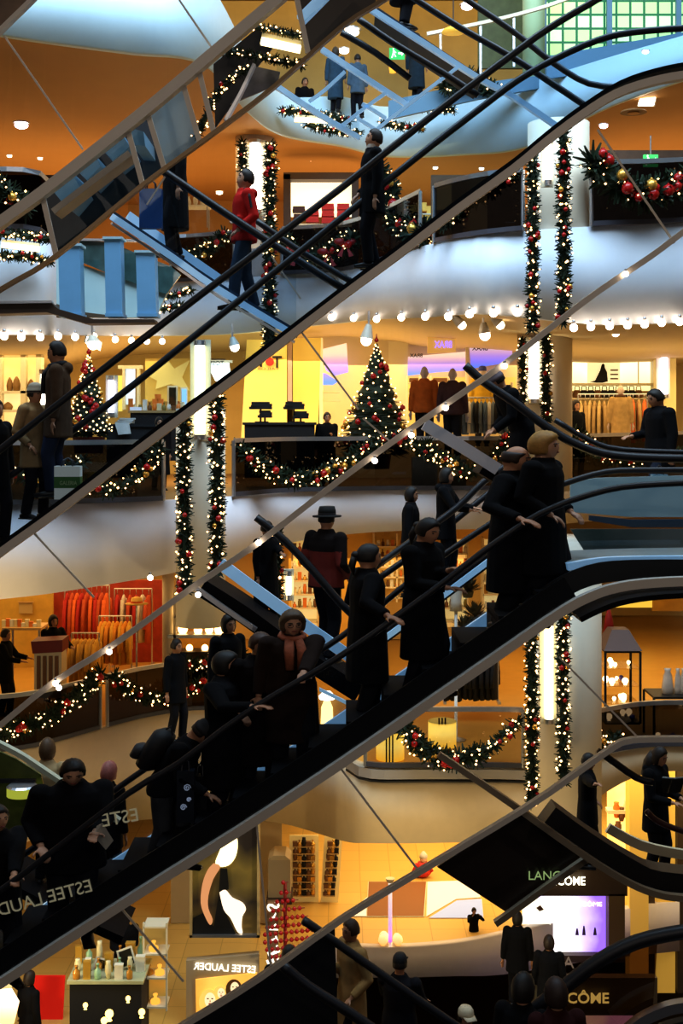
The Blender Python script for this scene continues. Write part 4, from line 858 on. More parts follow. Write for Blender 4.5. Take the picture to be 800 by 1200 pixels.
# purple-blue light wash painted as glowing gradient niches, with mirrored letters
PCOL = ((.10, .22, 1.0), (.22, .20, .95), (.36, .24, .75), (.55, .38, .55), (.75, .60, .50))
PUR = rampmat('violet_wash', PCOL, 'Z', 1.68, 2.15, .95); PUR3 = rampmat('violet_wash3', PCOL, 'Z', 1.85, 2.4, .95); PUR4 = rampmat('violet_wash4', PCOL, 'Z', 1.5, 2.2, .95)
bw2 = empty('shop_wall', P(540, 520, 31), 'cream shop wall with violet blue lit niches and mirrored black letters', 'shop wall')
prism(bw2, 'niche', [(478,418),(545,412),(545,434),(512,436),(478,440)], 31.0, .05, PUR); prism(bw2, 'niche', [(550,406),(600,400),(600,424),(575,428),(552,432)], 31.0, .05, PUR3)
prism(bw2, 'niche', [(374,410),(406,402),(408,436),(392,440),(382,434)], 31.0, .05, PUR4); prism(bw2, 'niche', [(374,436),(382,438),(396,447),(390,451),(374,451)], 30.95, .05, PUR4)
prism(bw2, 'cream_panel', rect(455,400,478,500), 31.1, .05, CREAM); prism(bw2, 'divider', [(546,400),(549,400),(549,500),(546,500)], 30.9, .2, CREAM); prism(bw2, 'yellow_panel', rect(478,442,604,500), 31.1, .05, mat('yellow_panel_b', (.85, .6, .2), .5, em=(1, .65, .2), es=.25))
lettering('BRAX', P(487.5, 416.5, 30.9), .30, BLACK, bw2, True, bold=True); lettering('BRAX', P(562, 408, 30.9), .38, BLACK, bw2, True, bold=True)
hs = empty('hanging_sign', P(517, 412, 28), 'hanging cream sign box with violet mirrored letters', 'sign'); prism(hs, 'box', [(501,395),(534,397),(534,412),(501,414)], 28, .12, mat('sign_cream', (.8, .55, .2), .5, em=(1, .6, .15), es=.35)); lettering('BRAX', P(519, 403.5, 27.95), .38, glow('violet_letter', (.30, .18, 1), 2.0), hs, True, bold=True, height=.15)
for x in (508, 529): prism(hs, 'hanger', rect(x-.5, 386, x+.5, 397), 28.04, .02, STEEL)
for i, (x0, x1, y0) in enumerate(((478,492,440),(506,526,440),(554,572,446),(576,600,448))):
    s_ = empty('shelf_unit', P((x0+x1)/2, 500, 30), 'lit shelf unit with folded dark clothes, %s from the left under the violet niches' % ORD[i], 'shelf', 'shelf units under the violet niches')
    for yy in (y0+8, y0+20, y0+32, y0+44): prism(s_, 'board', rect(x0, yy, x1, yy+1.5), 30, .4, CREAM)
    for yy in (y0+8, y0+20, y0+32): prism(s_, 'folded_clothes', rect(x0+2, yy-5, x1-2, yy), 30.05, .3, gm[4] if yy % 3 else BLK2)
    prism(s_, 'upright', rect(x0-1.2, y0, x0, 500), 30, .4, CREAM); prism(s_, 'upright', rect(x1, y0, x1+1.2, 500), 30, .4, CREAM)
# --- middle storey right
hb = empty('shop_header', P(718, 416, 33), 'black header beam over the lit shelf at the right', 'header'); prism(hb, 'beam', rect(668,405,768,416), 33, .5, BLACK); prism(hb, 'cornice', rect(667,403,769,405.5), 32.9, .6, DKWOOD)
ls = empty('wall_shelf', P(718, 470, 34), 'wide yellow lit wall shelf with a fashion poster at the right', 'shelf'); prism(ls, 'lit_back', rect(668,421,766,458), 34.2, .05, rampmat('beam_lit', ((.9, .62, .2), (1, .86, .45), (1, .95, .7)), 'Z', 0, .85, 1.15)); prism(ls, 'shelf_board', rect(668,449,766,451.5), 33.8, .5, CREAM); prism(ls, 'lower_board', rect(668,466,766,468), 33.8, .5, CREAM); prism(ls, 'frame', rect(664,420,668,470), 33.8, .5, CREAM); prism(ls, 'frame', rect(766,420,771,470), 33.8, .5, CREAM)
for x in (694, 724, 748): prism(ls, 'divider', rect(x-.4, 422, x+.4, 449), 34.1, .05, SHELFM)
po = empty('fashion_poster', P(701, 449, 33.9), 'poster of a reclining woman in black with small grey text lines on the lit shelf', 'poster'); prism(po, 'sheet', rect(688,425,726,449), 34.0, .02, mat('poster_cream', (.95, .82, .5), .5, em=(1, .85, .5), es=.8))
prism(po, 'printed_figure', [(691,447.5),(697,446),(700,440),(703,434),(704.5,428),(706,426),(708,427),(708.5,431),(711,436),(712,447),(706,448.5),(698,448.5)], 33.96, .01, BLACK)
for yy in (433, 438, 443): prism(po, 'printed_line', rect(715, yy, 724, yy+1.6), 33.96, .01, gm[4])
for i in range(10):
    x = 676+i*8; mb = MB(); c = P(x, 466, 33.85); mb.lathe(c, [(.11, 0), (.12, .08), (.09, .17), (.05, .2)], 10); mb.tube([c+V(-.07, 0, .17), c+V(-.05, 0, .30), c+V(.05, 0, .30), c+V(.07, 0, .17)], .012, 5)
    tag(mb.build('handbag', BLK2 if i % 3 else gm[4], None, True), 'dark handbag, %s from the left on the lit shelf above the beige coats' % ORD[i], 'handbag', 'dark handbags on the lit shelf')
tube_light(778, 416, 464, 32.5, 8, 'violet tinged lit pillar tube at the far right shop', glow('tube_glow_violet', (.85, .75, 1), 4))
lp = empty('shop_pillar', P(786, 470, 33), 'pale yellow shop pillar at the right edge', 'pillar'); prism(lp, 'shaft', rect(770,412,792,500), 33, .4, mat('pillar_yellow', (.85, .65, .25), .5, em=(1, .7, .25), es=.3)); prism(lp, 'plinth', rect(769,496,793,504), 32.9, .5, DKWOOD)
# Christmas trees
def xmas_tree(label, px, ytop, ybot, halfw, Y, tiers=9):
    top = P(px, ytop, Y); bot = P(px, ybot, Y); H = top.z-bot.z; R = halfw*Y/F; rt = empty('christmas_tree', bot, label, 'Christmas tree', 'Christmas trees')
    mb = MB(); mb.lathe(bot, [(R*.86*(1-i/12)**.9*(1.0 if i % 2 == 0 else .80)+.01, H*(.10+.88*i/12)) for i in range(13)], 14)
    for i in range(2600):
        t = random.random()**1.3; r = R*(1-t)*(.75+.25*math.sin(t*34)**2)+.02; a = random.random()*6.283; d = V(math.cos(a), math.sin(a), random.uniform(-.5, .1)).normalized()
        c = bot+V(0, 0, H*(.08+.9*t)); p0 = c+d*r*.72; p1 = c+d*r*random.uniform(.92, 1.15); s = d.cross(V(random.random()-.5, random.random()-.5, random.random())).normalized()*.03
        mb.add([p0-s, p0+s, p1], [(0, 1, 2)])
    mb.build('fir_foliage', NEEDLE, rt)
    bl = []
    for i in range(115):
        t = (1-i/115)**1.6; a = math.pi+math.pi*((i*.381) % 1); r = R*(1-t)*1.05+.02; bl.append((bot+V(math.cos(a)*r, math.sin(a)*r, H*(.07+.9*t)), random.uniform(.013, .024)))
    lightstring(bl, FAIRY, rt)
    for i in range(30):
        t = random.random()**1.2*.93; a = random.uniform(1.02*math.pi, 1.98*math.pi); r = R*(1-t)*1.02+.02; m = REDB if i % 5 else GOLDB
        o = bpy.data.objects.new('bauble', bauble_mesh(m, random.choice((.045, .06)))); COL.objects.link(o); o.parent = rt; o.location = V(math.cos(a)*r, math.sin(a)*r, H*(.07+.9*t))
    mb = MB(); mb.lathe(bot+V(0, 0, -.05), [(.07, 0), (.07, H*.14)], 8); mb.build('trunk', DKWOOD, rt)
    q = MB(); q.lathe(bot+V(0, 0, -.3), [(.26, 0), (.3, .3)], 14); q.build('pot', mat('dark_red_pot', (.12, .01, .01), .5), rt)
    tp = MB(); tp.ball(top+V(0, 0, .02), .045); tp.tube([top, top+V(0, 0, .16)], [.03, .004], 6); tp.build('tree_topper', REDB, rt, True)
    return rt
xmas_tree('large decorated Christmas tree with red baubles and warm lights in the middle storey', 441, 400, 532, 46, 25.9)
xmas_tree('smaller decorated Christmas tree seen past the walking man with the carrier bag', 104, 414, 512, 27, 23.5)
# --- lower storey: red clothing shop
wallpart(rect(-60,690,62,790), 31.5, mat('mustard_back', (.65, .42, .08), .6, noise=.2)); wallpart(rect(62,680,190,785), 32, mat('red_back', (.42, .05, .02), .6, noise=.4))
column(190, 204, 27.2, L1, 8.2, COLW); 
bs = empty('display_stand', P(58, 815, 25.6), 'cream display stand with maroon header and striped goods in the red clothing shop', 'display stand'); prism(bs, 'cabinet', rect(40,762,72,818), 25.6, .5, CREAM); prism(bs, 'header', [(36,752),(73,750),(73,764),(38,766)], 25.5, .6, mat('maroon_header', (.22, .02, .02), .5))
for x in (43, 50, 57, 64): prism(bs, 'hanging_goods', rect(x, 769, x+4, 808), 25.55, .05, gm[4])
a, b = table('goods table heaped with small cream boxes in the red clothing shop', 2, 48, 736, 800, 27.5, SHELFM, False)
for i in range(10): good(P(5+i*4.5, 736, 27.7), .09, random.uniform(.08, .2), gm[(1, 0, 3)[i % 3]], 'small gift box, %s from the left on the goods table in the red shop' % ORD[i], 'gift boxes on the goods table', 0)
wn = empty('wall_sign', P(30, 718, 31), 'small beige price board on the mustard wall of the red shop', 'sign'); prism(wn, 'board', rect(22,706,38,719), 31.4, .03, mat('beige_board', (.55, .42, .2), .6)); prism(wn, 'frame', rect(21,705,39,706.5), 31.35, .05, SHELFM)
ht = empty('straw_hat', P(160, 706, 27), 'yellow straw hat displayed above the rack near the column', 'hat'); q = P(160, 708, 27); MB().lathe(q, [(.24, 0), (.25, .015), (.13, .03), (.11, .13), (.03, .16)], 16).build('brim_and_crown', mat('straw', (.8, .5, .12), .7), ht, True); MB().lathe(q+V(0, 0, .03), [(.132, 0), (.125, .04)], 16).build('hat_band', ORANGE, ht)
MB().tube([q, V(q.x, q.y, L1)], .02, 6).build('stand', STEEL, ht)
# glowing lamp shop
wallpart(rect(200,690,275,790), 29, mat('amber_back', (.70, .38, .07), .6, noise=.3))
gc = empty('glass_cabinet', P(236, 790, 27), 'glass cabinet of glowing lamps behind the bulb on the escalator edge', 'glass cabinet')
prism(gc, 'shelf_board', rect(196,744,272,748), 27, .5, STEEL); prism(gc, 'shelf_board', rect(204,722,268,724), 27, .5, STEEL); prism(gc, 'upright', rect(203,690,206,800), 27, .05, CREAM); prism(gc, 'upright', rect(264,690,267,800), 27, .05, CREAM); prism(gc, 'base', rect(204,764,268,800), 27, .5, DKWOOD)
LG = glow('lamp_globe', (1, .66, .25), 5); 
for i, (x, y, r) in enumerate(((212,720,5),(225,721,4),(238,719,5),(250,721,5),(214,742,6),(232,743,5),(245,742,5),(257,743,6),(222,763,4),(240,763,4))):
    rt = empty('table_lamp', P(x, y+2, 27.2), 'glowing table lamp, %s counting along the cabinet shelves' % ORD[i], 'lamp', 'glowing lamps in the cabinet'); R = r*27.2/F; c = P(x, y-r*.9, 27.2); MB().ball(c, R, 12, 8, 0, (1, 1, 1.1)).build('shade', LG, rt, True); MB().lathe(P(x, y+1.5, 27.2), [(R*.7, 0), (R*.25, R*.3), (R*.2, R*1.2)], 8).build('base', GOLDB, rt)
# yellow shop behind the hat man
wallpart([(338,622),(436,622),(436,830),(338,830)], 31, mat('saffron_back', (.80, .52, .12), .6, noise=.12)); wallpart(rect(436,622,492,705), 31.2, mat('pale_yellow_back', (.80, .58, .22), .6, noise=.3))
us = empty('shelf_unit', P(464, 705, 30.5), 'tall shelf unit of red and cream goods behind the ponytailed rider', 'shelf')
for i in range(6): prism(us, 'board', rect(440, 640+i*12, 492, 641.5+i*12), 30.5, .4, CREAM)
for x in (438, 465, 492): prism(us, 'upright', rect(x-1, 625, x+1, 706), 30.5, .4, CREAM)
n_ = 0
for r_ in range(5):
    for c_ in range(9):
        n_ += 1; good(P(443+c_*5.4+random.uniform(-.6, .6), 640+r_*12, 30.6), .075, random.uniform(.10, .18), random.choice([gm[1], gm[3], REDBOX, gm[0], gm[4]]), 'small packet in the %s row down, %s place along the shelf behind the ponytailed rider' % (ORD[r_], ORD[c_]), 'packets on the tall shelf unit', c_ % 3)
for j, (x0, x1, nm) in enumerate(((342,372,'behind the man in the hat'),(520,548,'behind the gap between the two long coated women'),(566,606,'behind the balding man'))):
    us = empty('shelf_unit', P((x0+x1)/2, 735, 30.4), 'lit shelf unit of bottles and boxes '+nm, 'shelf'); prism(us, 'lit_back', rect(x0,632,x1,735), 30.8, .05, rampmat('unit_lit', ((.95, .62, .15), (1, .82, .4), (.9, .6, .2)), 'Z', 0, 2.1, .55, noise=.4))
    for i in range(6): prism(us, 'board', rect(x0, 648+i*16, x1, 650+i*16), 30.4, .4, CREAM)
    for x in (x0, x1): prism(us, 'upright', rect(x-1, 630, x+1, 736), 30.4, .4, CREAM)
    for i in range(5):
        for c_ in range(5): good(P(x0+3+c_*(x1-x0-6)/4, 648+i*16, 30.45), .09, random.uniform(.12, .24), random.choice(gm+[GOLDB]), 'packet, %s across on the %s board of the unit %s' % (ORD[c_], ORD[i], ('behind the hatted man', 'behind the parted haired woman', 'behind the balding man')[j]), 'packets on the lit shelf units', (i+c_) % 3)
for i, (x, y) in enumerate(((404,632),(395,638))):
    mb = MB(); c = P(x, y, 29.5); pts = [c+V(math.sin(k*math.pi/5)*(.10 if k % 2 == 0 else .042), 0, math.cos(k*math.pi/5)*(.10 if k % 2 == 0 else .042)) for k in range(10)]; mb.poly(pts, .02); mb.tube([c+V(0, .01, .1), c+V(0, .01, .5)], .004, 4); tag(mb.build('paper_star', GOLDB), ('gold hanging star nearer the shelf unit', 'gold hanging star nearer the man in the hat')[i], 'star', 'gold hanging stars')
tube_light(338, 672, 700, 20, 6, 'yellow lit tube behind the handrail of the rider left of the hat', TUBE)
gv = empty('glass_case', P(405, 862, 20), 'small glass case with a glowing bottle and an orange flame ornament', 'glass case')
prism(gv, 'frame', [(374,806),(423,830),(422,834),(374,810)], 20, .05, BLUEGLOWSTEEL); prism(gv, 'frame', [(376,868),(422,833),(424,836),(378,872)], 20, .05, BLUEGLOWSTEEL); prism(gv, 'back_board', [(374,810),(421,834),(378,868)], 20.3, .05, mat('amber_board', (.35, .2, .06), .5))
bt = empty('glowing_bottle', P(384, 856, 20.1), 'glowing bottle shaped lamp in the glass case below the short haired woman', 'lamp'); q = P(383, 855, 20.12); MB().lathe(q, [(.06, 0), (.10, .06), (.09, .35), (.05, .45), (.05, .5)], 12, 0, 1, .8).build('bottle', glow('bottle_glow', (1, .72, .25), 3), bt, True); MB().lathe(q+V(0, 0, .48), [(.12, 0), (.13, .05), (.06, .12)], 12).build('stopper', glow('bottle_top', (1, .92, .75), 4), bt, True)
fl = tag(MB().lathe(P(411, 846, 20.1), [(.09, 0), (.10, .05), (.05, .2), (.008, .34)], 10).build('flame_ornament', glow('flame', (1, .25, .03), 1.6), None, True), 'orange flame shaped ornament in the glass case', 'ornament')
# pots and figure behind the ponytail woman
for i, (x, y, h, l) in enumerate(((534,716,40,'white torso display bust standing between the two main couples'),)):
    mb = MB(); c = P(x, y, 24); mb.lathe(c, [(.12, 0), (.10, .2), (.14, .45), (.17, .62), (.08, .7), (.06, .78)], 12, 0, 1, .6); mb.lathe(V(c.x, c.y, L1), [(.2, 0), (.03, .05), (.03, c.z-L1)], 10); tag(mb.build('display_bust', mat('bust_white', (.75, .72, .66), .5), None, True), l, 'bust')
for i in range(8):
    x = 676+(i % 4)*10+(i//4)*4; y = 628+(i//4)*12; mb = MB(); c = P(x, y+8, 26); mb.box(c, (.20, .25, .10), (.3, 0, .1)); mb.box(c+V(0, -.02, .06), (.15, .2, .03), (.3, 0, .1)); tag(mb.build('goods_tray', mat('yellow_tray', (.9, .62, .06), .5, em=(1, .65, .05), es=.35)), 'yellow goods tray, %s under the landing glass' % ORD[i], 'tray', 'yellow trays under the landing glass')
for i, (x, y) in enumerate(((548,700),(556,730),(545,745),(520,700))):
    mb = MB(); c = P(x, y, 25); mb.lathe(c, [(.09, 0), (.12, .12)], 10)
    for j in range(60):
        d = V(random.gauss(0, 1), random.gauss(0, 1), abs(random.gauss(0, 1))).normalized(); p0 = c+V(0, 0, .12); p1 = p0+d*.34; s = d.cross(V(0, 0, 1)).normalized()*.04; mb.add([p0, p0+d*.2+s, p1, p0+d*.2-s], [(0, 1, 2, 3)])
    tag(mb.build('potted_plant', mat('dull_leaf', (.12, .10, .04), .6)), 'dull leafy potted plant, %s in the gap between the riders' % ORD[i], 'plant', 'potted plants between the riders')
# --- lower storey right: yellow lamps, showcase
for i, (x, y0, y1, w, l) in enumerate(((518,845,874,33,'yellow drum lamp behind the railing, upper one with small black fittings'),(457,856,889,33,'yellow drum lamp with dark bands near the escalator edge'))):
    rt = empty('drum_lamp', P(x, y1, 22.6), l, 'lamp'); r = w/2*22.6/F; q = P(x, y1, 22.6); h = (y1-y0)*22.6/F; MB().lathe(q, [(r, 0), (r, h)], 24).build('shade', rampmat('drum_glow', ((.95, .62, .06), (1, .85, .25), (.95, .72, .12)), 'Z', 0, .5, 1.1), rt, True); MB().lathe(q+V(0, 0, h), [(r*1.02, 0), (r*.9, .02)], 24).build('top_ring', mat('yellow_ring', (.8, .6, .15), .5), rt)
    for k in range(3): MB().span((q.x-r*.35+k*r*.22, q.y-r*1.02, q.z+(h if i == 0 else 0)), (q.x-r*.25+k*r*.22, q.y-r*.9, q.z+h*(1.25 if i == 0 else .98))).build('band', BLACK, rt)
    MB().lathe(V(q.x, q.y, L1), [(r*.8, 0), (r*.5, q.z-L1)], 16).build('base', DKWOOD, rt)
wallpart(rect(708,686,764,712), 36, glow('bright_yellow', (.95, .60, .08), 1.0)); wallpart(rect(764,686,860,716), 36.2, mat('ochre_wall', (.60, .34, .06), .6, noise=.2))
def showcase(label, x0, x1, y0, y1, Y, roof, shelves):
    a = P(x0, y1, Y); b = P(x1, y0, Y); d = .8; rt = empty('glass_showcase', V((a.x+b.x)/2, Y+d/2, a.z), label, 'showcase')
    for px in (a.x, b.x):
        for py in (Y, Y+d): MB().span((px-.02, py-.02, a.z), (px+.02, py+.02, b.z)).build('post', BLACK, rt)
    for z in (a.z, b.z): MB().span((a.x, Y, z-.02), (b.x, Y+d, z+.02)).build('frame', BLACK, rt)
    for z in shelves: MB().span((a.x, Y+.02, z), (b.x, Y+d, z+.015)).build('shelf', glassmat('shelf_glass', (.9, .85, .7), .1), rt)
    MB().quad(V(a.x, Y, a.z), V(b.x, Y, a.z), V(b.x, Y, b.z), V(a.x, Y, b.z)).build('front_glass', glassmat('case_glass', (.96, .94, .88), .04), rt)
    if roof: mb = MB(); c = V((a.x+b.x)/2, Y+d/2, b.z+.2); mb.box(c, (b.x-a.x+.06, d+.06, .36), taper=.45); mb.build('roof', mat('taupe_roof', (.16, .09, .07), .5), rt)
    return a, b
a, b = showcase('tall glass showcase with brown sloped roof full of sparkling ornaments', 709, 750, 764, 848, 23.8, True, (5.3, 5.62, 5.95))
SPK = glow('sparkle', (1, .78, .45), 5); CRY = mat('crystal_blue', (.12, .10, .5), .2); k = 0
for i in range(20):
    z = (a.z+.03, 5.315, 5.635, 5.965)[i % 4]; x = random.uniform(a.x+.08, b.x-.08); y = random.uniform(23.9, 24.4); m = SPK if i % 3 != 1 or i % 2 else CRY
    mb = MB(); r = random.uniform(.03, .065); mb.ball(V(x, y, z+r*1.2), r, 10, 8); mb.lathe(V(x, y, z), [(r*.6, 0), (r*.2, r*.4)], 8); tag(mb.build('glass_ornament', m, None, True), '%s glass ornament, %s counted through the tall showcase' % ('sparkling' if m is SPK else 'dark blue', ORD[i]), 'ornament', 'ornaments in the tall showcase')
a, b = showcase('low black framed showcase at the right edge with pale figures on top', 766, 830, 818, 872, 23.8, False, (5.2,))
for i in range(6):
    mb = MB(); x = a.x+.15+i*.14; r = .05; zz = 5.22 if i % 2 else a.z+.05; mb.ball(V(x, 24.1, zz+r), r, 10, 8); mb.lathe(V(x, 24.1, zz), [(r*.6, 0), (r*.3, r*.3)], 8); tag(mb.build('glass_ornament', SPK if i % 3 == 0 else CRY, None, True), 'glass ornament, %s from the left in the low showcase' % ORD[i], 'ornament', 'ornaments in the low showcase')
for i, (x, w) in enumerate(((782,13),(794,8),(801,9))):
    mb = MB(); q = P(x, 818, 24.1); W = w*24.1/F/2; mb.lathe(q, [(W, 0), (W*1.1, .2), (W*.8, .42), (W*.5, .5), (W*.7, .56)], 10, 0, 1, .6); tag(mb.build('figurine', mat('pale_marble', (.70, .55, .42), .5, noise=.3), None, True), 'pale stone figurine, %s from the left on the low showcase' % ORD[i], 'figurine', 'pale figurines on the low showcase')
tc_ = empty('red_cone_tree', P(713, 742, 24.8), 'small red cone decoration on top of the tall showcase', 'decoration'); q = P(713, 742, 24.6); MB().lathe(q, [(.12, 0), (.07, .3), (.02, .5)], 12).build('cone', mat('red_felt', (.45, .02, .01), .7), tc_, True); MB().ball(q+V(0, 0, .52), .035).build('tip_ball', REDB, tc_, True)
# --- ground floor
gp = empty('poster_lightbox', P(262, 1095, 22.4), 'tall lit poster box with a blonde figure in a black dress', 'poster'); prism(gp, 'backing', rect(224,940,301,1097), 22.4, .15, rampmat('poster_dark', ((.04, .03, .02), (.20, .13, .03), (.05, .035, .02), (.25, .18, .04), (.03, .02, .015)), 'Z', 0, 2.2, .15, noise=.5, nscale=1.5))
SKINGLOW = glow('poster_skin', (1, .82, .6), 1.5); 
for x in (222, 301): prism(gp, 'frame', rect(x, 940, x+3, 1099), 22.3, .2, mat('poster_frame', (.55, .42, .2), .4))
prism(gp, 'frame', rect(222,1096,304,1099), 22.3, .2, STEEL)
prism(gp, 'printed_hair', smoothpts([(262,986),(266,980),(274,978),(278,984),(278,996),(275,1006),(268,1014),(258,1016),(252,1012),(256,1000),(262,986)], 3)[:-1], 22.36, .02, glow('poster_hair', (1, .85, .45), 2.2))
prism(gp, 'printed_arm', smoothpts([(250,1012),(258,1016),(250,1030),(244,1050),(244,1065),(249,1078),(246,1084),(240,1074),(235,1058),(237,1036),(243,1020),(250,1012)], 3)[:-1], 22.34, .02, glow('poster_arm', (.95, .45, .2), .8))
prism(gp, 'printed_shoulder', smoothpts([(257,1046),(264,1043),(272,1052),(284,1058),(288,1066),(284,1074),(283,1086),(284,1094),(278,1092),(270,1076),(262,1066),(257,1046)], 3)[:-1], 22.34, .02, SKINGLOW)
prism(gp, 'printed_dress', [(225,1098),(226,1076),(238,1070),(250,1086),(256,1050),(258,1018),(266,1018),(268,1042),(258,1046),(264,1070),(276,1094),(270,1097)], 22.35, .02, BLACK)
es = empty('shop_sign', P(262, 1145, 22.3), 'mirrored white lettering on a beige board over a small poster of two faces', 'sign'); prism(es, 'board', [(218,1126),(303,1118),(303,1215),(218,1215)], 22.35, .15, mat('beige_sign', (.50, .40, .26), .6)); lettering('ESTEE LAUDER', P(263, 1134, 22.3), 1.08, glow('letter_white', (1, .95, .8), 1.6), es, True, (0, math.radians(3.5), 0), True, height=.13)
fp = empty('faces_poster', P(265, 1190, 22.3), 'small glowing poster with two faces and blonde hair under the mirrored lettering', 'poster'); prism(fp, 'sheet', [(229,1148),(301,1140),(301,1205),(230,1205)], 22.3, .03, rampmat('faces_back', ((.75, .36, .05), (1, .62, .14), (.9, .5, .1)), 'X', -.5, .5, .8, noise=.4))
def face(parent, x, y, r, Y, hair):
    def ell(cx, cy, rx, ry, n=18): return [(cx+rx*math.cos(2*math.pi*i/n), cy+ry*math.sin(2*math.pi*i/n)) for i in range(n)]
    prism(parent, 'printed_hair', ell(x-1, y+r*.3, r*1.5, r*1.9), Y, .005, hair); prism(parent, 'printed_face', ell(x, y, r*.8, r*1.1), Y-.01, .005, glow('face_print', (1, .75, .45), 1.2))
    for s in (-1, 1): prism(parent, 'printed_eye', ell(x+s*r*.32, y-r*.2, r*.16, r*.09, 8), Y-.02, .005, gm[4])
    prism(parent, 'printed_mouth', ell(x, y+r*.55, r*.26, r*.10, 8), Y-.02, .005, REDBOX); prism(parent, 'printed_nose', [(x, y-r*.1), (x+r*.1, y+r*.28), (x-r*.08, y+r*.28)], Y-.02, .005, gm[0])
face(fp, 246, 1172, 8, 22.28, glow('hair_gold', (1, .62, .15), 1.1)); face(fp, 275, 1158, 6.5, 22.28, mat('hair_brown', (.18, .08, .02), .6)); face(fp, 259, 1164, 5.5, 22.285, glow('hair_gold', (1, .62, .15), 1.1))
vs_ = empty('vertical_sign', P(318, 1132, 22.2), 'vertical white glowing sign of stacked characters beside the red bauble tree', 'sign'); prism(vs_, 'board', rect(313,1056,326,1134), 22.2, .06, mat('umber_board', (.2, .1, .04), .6))
for i, ch in enumerate('SYVTEE'): lettering(ch, P(320, 1062+i*13, 22.15), .13, glow('letter_white', (1, .95, .8), 1.6), vs_, True, (0, 1.2, 0), True)
rb = empty('bauble_tree', P(335, 1135, 22), 'tree shaped display of rows of red balls on the ground floor', 'decoration'); q = P(334, 1030, 22); MB().tube([P(334, 1034, 22.05), V(q.x, 22.05, 0)], .03, 8).build('pole', BOWR, rb)
n_ = 0
for r_, (y, n) in enumerate(((1034,1),(1046,2),(1056,4),(1066,6),(1076,7),(1085,9),(1093,10),(1102,10),(1111,9),(1120,7))):
    for c_ in range(n):
        x = 334+(c_-n*.38)*6.2; o = bpy.data.objects.new('red_ball', bauble_mesh(REDB, .037)); COL.objects.link(o); o.parent = rb; o.location = P(x, y-(x-334)*.10, 22)-wloc(rb)
    MB().tube([P(334-n*.38*6.2, y+n*.24, 22.04), P(334+(n*.62)*6.2, y-n*.38, 22.04)], .008, 5).build('row_wire', BOWR, rb)
def prodwall(label, x0, x1, y0, y1, Y, rows, cols, group, glabel, skew=0):
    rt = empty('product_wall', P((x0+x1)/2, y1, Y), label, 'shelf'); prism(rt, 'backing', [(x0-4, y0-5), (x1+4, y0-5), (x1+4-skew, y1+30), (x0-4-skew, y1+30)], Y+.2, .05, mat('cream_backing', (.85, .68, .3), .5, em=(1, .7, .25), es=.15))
    for r_ in range(rows):
        yy = y0+(y1-y0)*(r_+1)/rows; prism(rt, 'shelf', rect(x0-skew*r_/rows, yy, x1-skew*r_/rows, yy+1), Y, .2, SHELFM)
        for c_ in range(cols):
            x = x0+(x1-x0)*(c_+.5)/cols-skew*r_/rows; good(P(x, yy, Y+.06), .10, .10+.05*((r_+c_) % 3), (gm[4], GOLDB, BLK2)[(r_*3+c_) % 3], glabel % (ORD[r_], ORD[c_]), group, (r_+c_) % 3)
prodwall('wall of small dark and gold products on the ground floor, wide one', 343, 369, 984, 1050, 28, 8, 5, 'products on the wide wall', 'product in the %s row down, %s from the left on the wide product wall'); prodwall('narrow slanting wall of dark products right of the wide one', 384, 397, 984, 1050, 28, 8, 3, 'products on the narrow wall', 'product in the %s row down, %s from the left on the narrow product wall', 6)
wb = empty('display_block', P(325, 1050, 26), 'plain beige display block left of the product wall', 'display block'); prism(wb, 'body', rect(314,1008,340,1054), 25.6, .6, mat('beige_block', (.45, .33, .18), .6)); prism(wb, 'top_bow', [(314,1008),(320,1003),(334,1003),(340,1008)], 25.6, .6, mat('beige_block_top', (.55, .4, .2), .6)); prism(wb, 'plinth', rect(312,1054,342,1060), 25.5, .7, DKWOOD)
# white stage with brown panel, blue panel, glowing pots
def floormat(label, pts, m):
    q = [V((x-400)*15600/(y-504)/F, 15600/(y-504), .004) for x, y in pts]; rt = empty('floor_mat', q[0], label, 'floor mat'); MB().poly(q, .012, V(0, 0, 1)).build('mat_surface', m, rt); qq = [p+(p-sum(q, V(0, 0, 0))/len(q))*.03 for p in q]; MB().poly(qq, .004, V(0, 0, 1)).build('mat_border', CREAM, rt)
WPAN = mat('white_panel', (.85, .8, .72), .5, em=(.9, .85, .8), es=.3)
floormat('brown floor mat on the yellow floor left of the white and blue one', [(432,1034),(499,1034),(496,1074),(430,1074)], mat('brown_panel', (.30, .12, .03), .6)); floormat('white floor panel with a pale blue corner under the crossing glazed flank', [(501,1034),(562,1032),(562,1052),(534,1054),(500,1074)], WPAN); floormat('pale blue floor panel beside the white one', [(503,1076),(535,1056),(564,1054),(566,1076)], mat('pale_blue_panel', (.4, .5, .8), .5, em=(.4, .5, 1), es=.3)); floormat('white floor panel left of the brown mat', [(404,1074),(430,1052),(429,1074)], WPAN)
fl_ = empty('floor_lamp', V(P(457, 1108, 25.9).x, 25.9, 0), 'thin violet lit floor lamp with glowing pots around its foot', 'floor lamp'); q = V(P(457, 1108, 25.9).x, 25.9, 0); MB().lathe(q, [(.04, 0), (.04, 1.25)], 10).build('pole', rampmat('pole_violet', ((.7, .2, 1), (.8, .6, .8), (.9, .8, .7)), 'Z', 0, 1.2, .8), fl_, True); MB().lathe(q, [(.16, 0), (.05, .05)], 14).build('base', STEEL, fl_); MB().lathe(q+V(0, 0, 1.25), [(.06, 0), (.10, .08)], 10).build('top', CREAM, fl_)
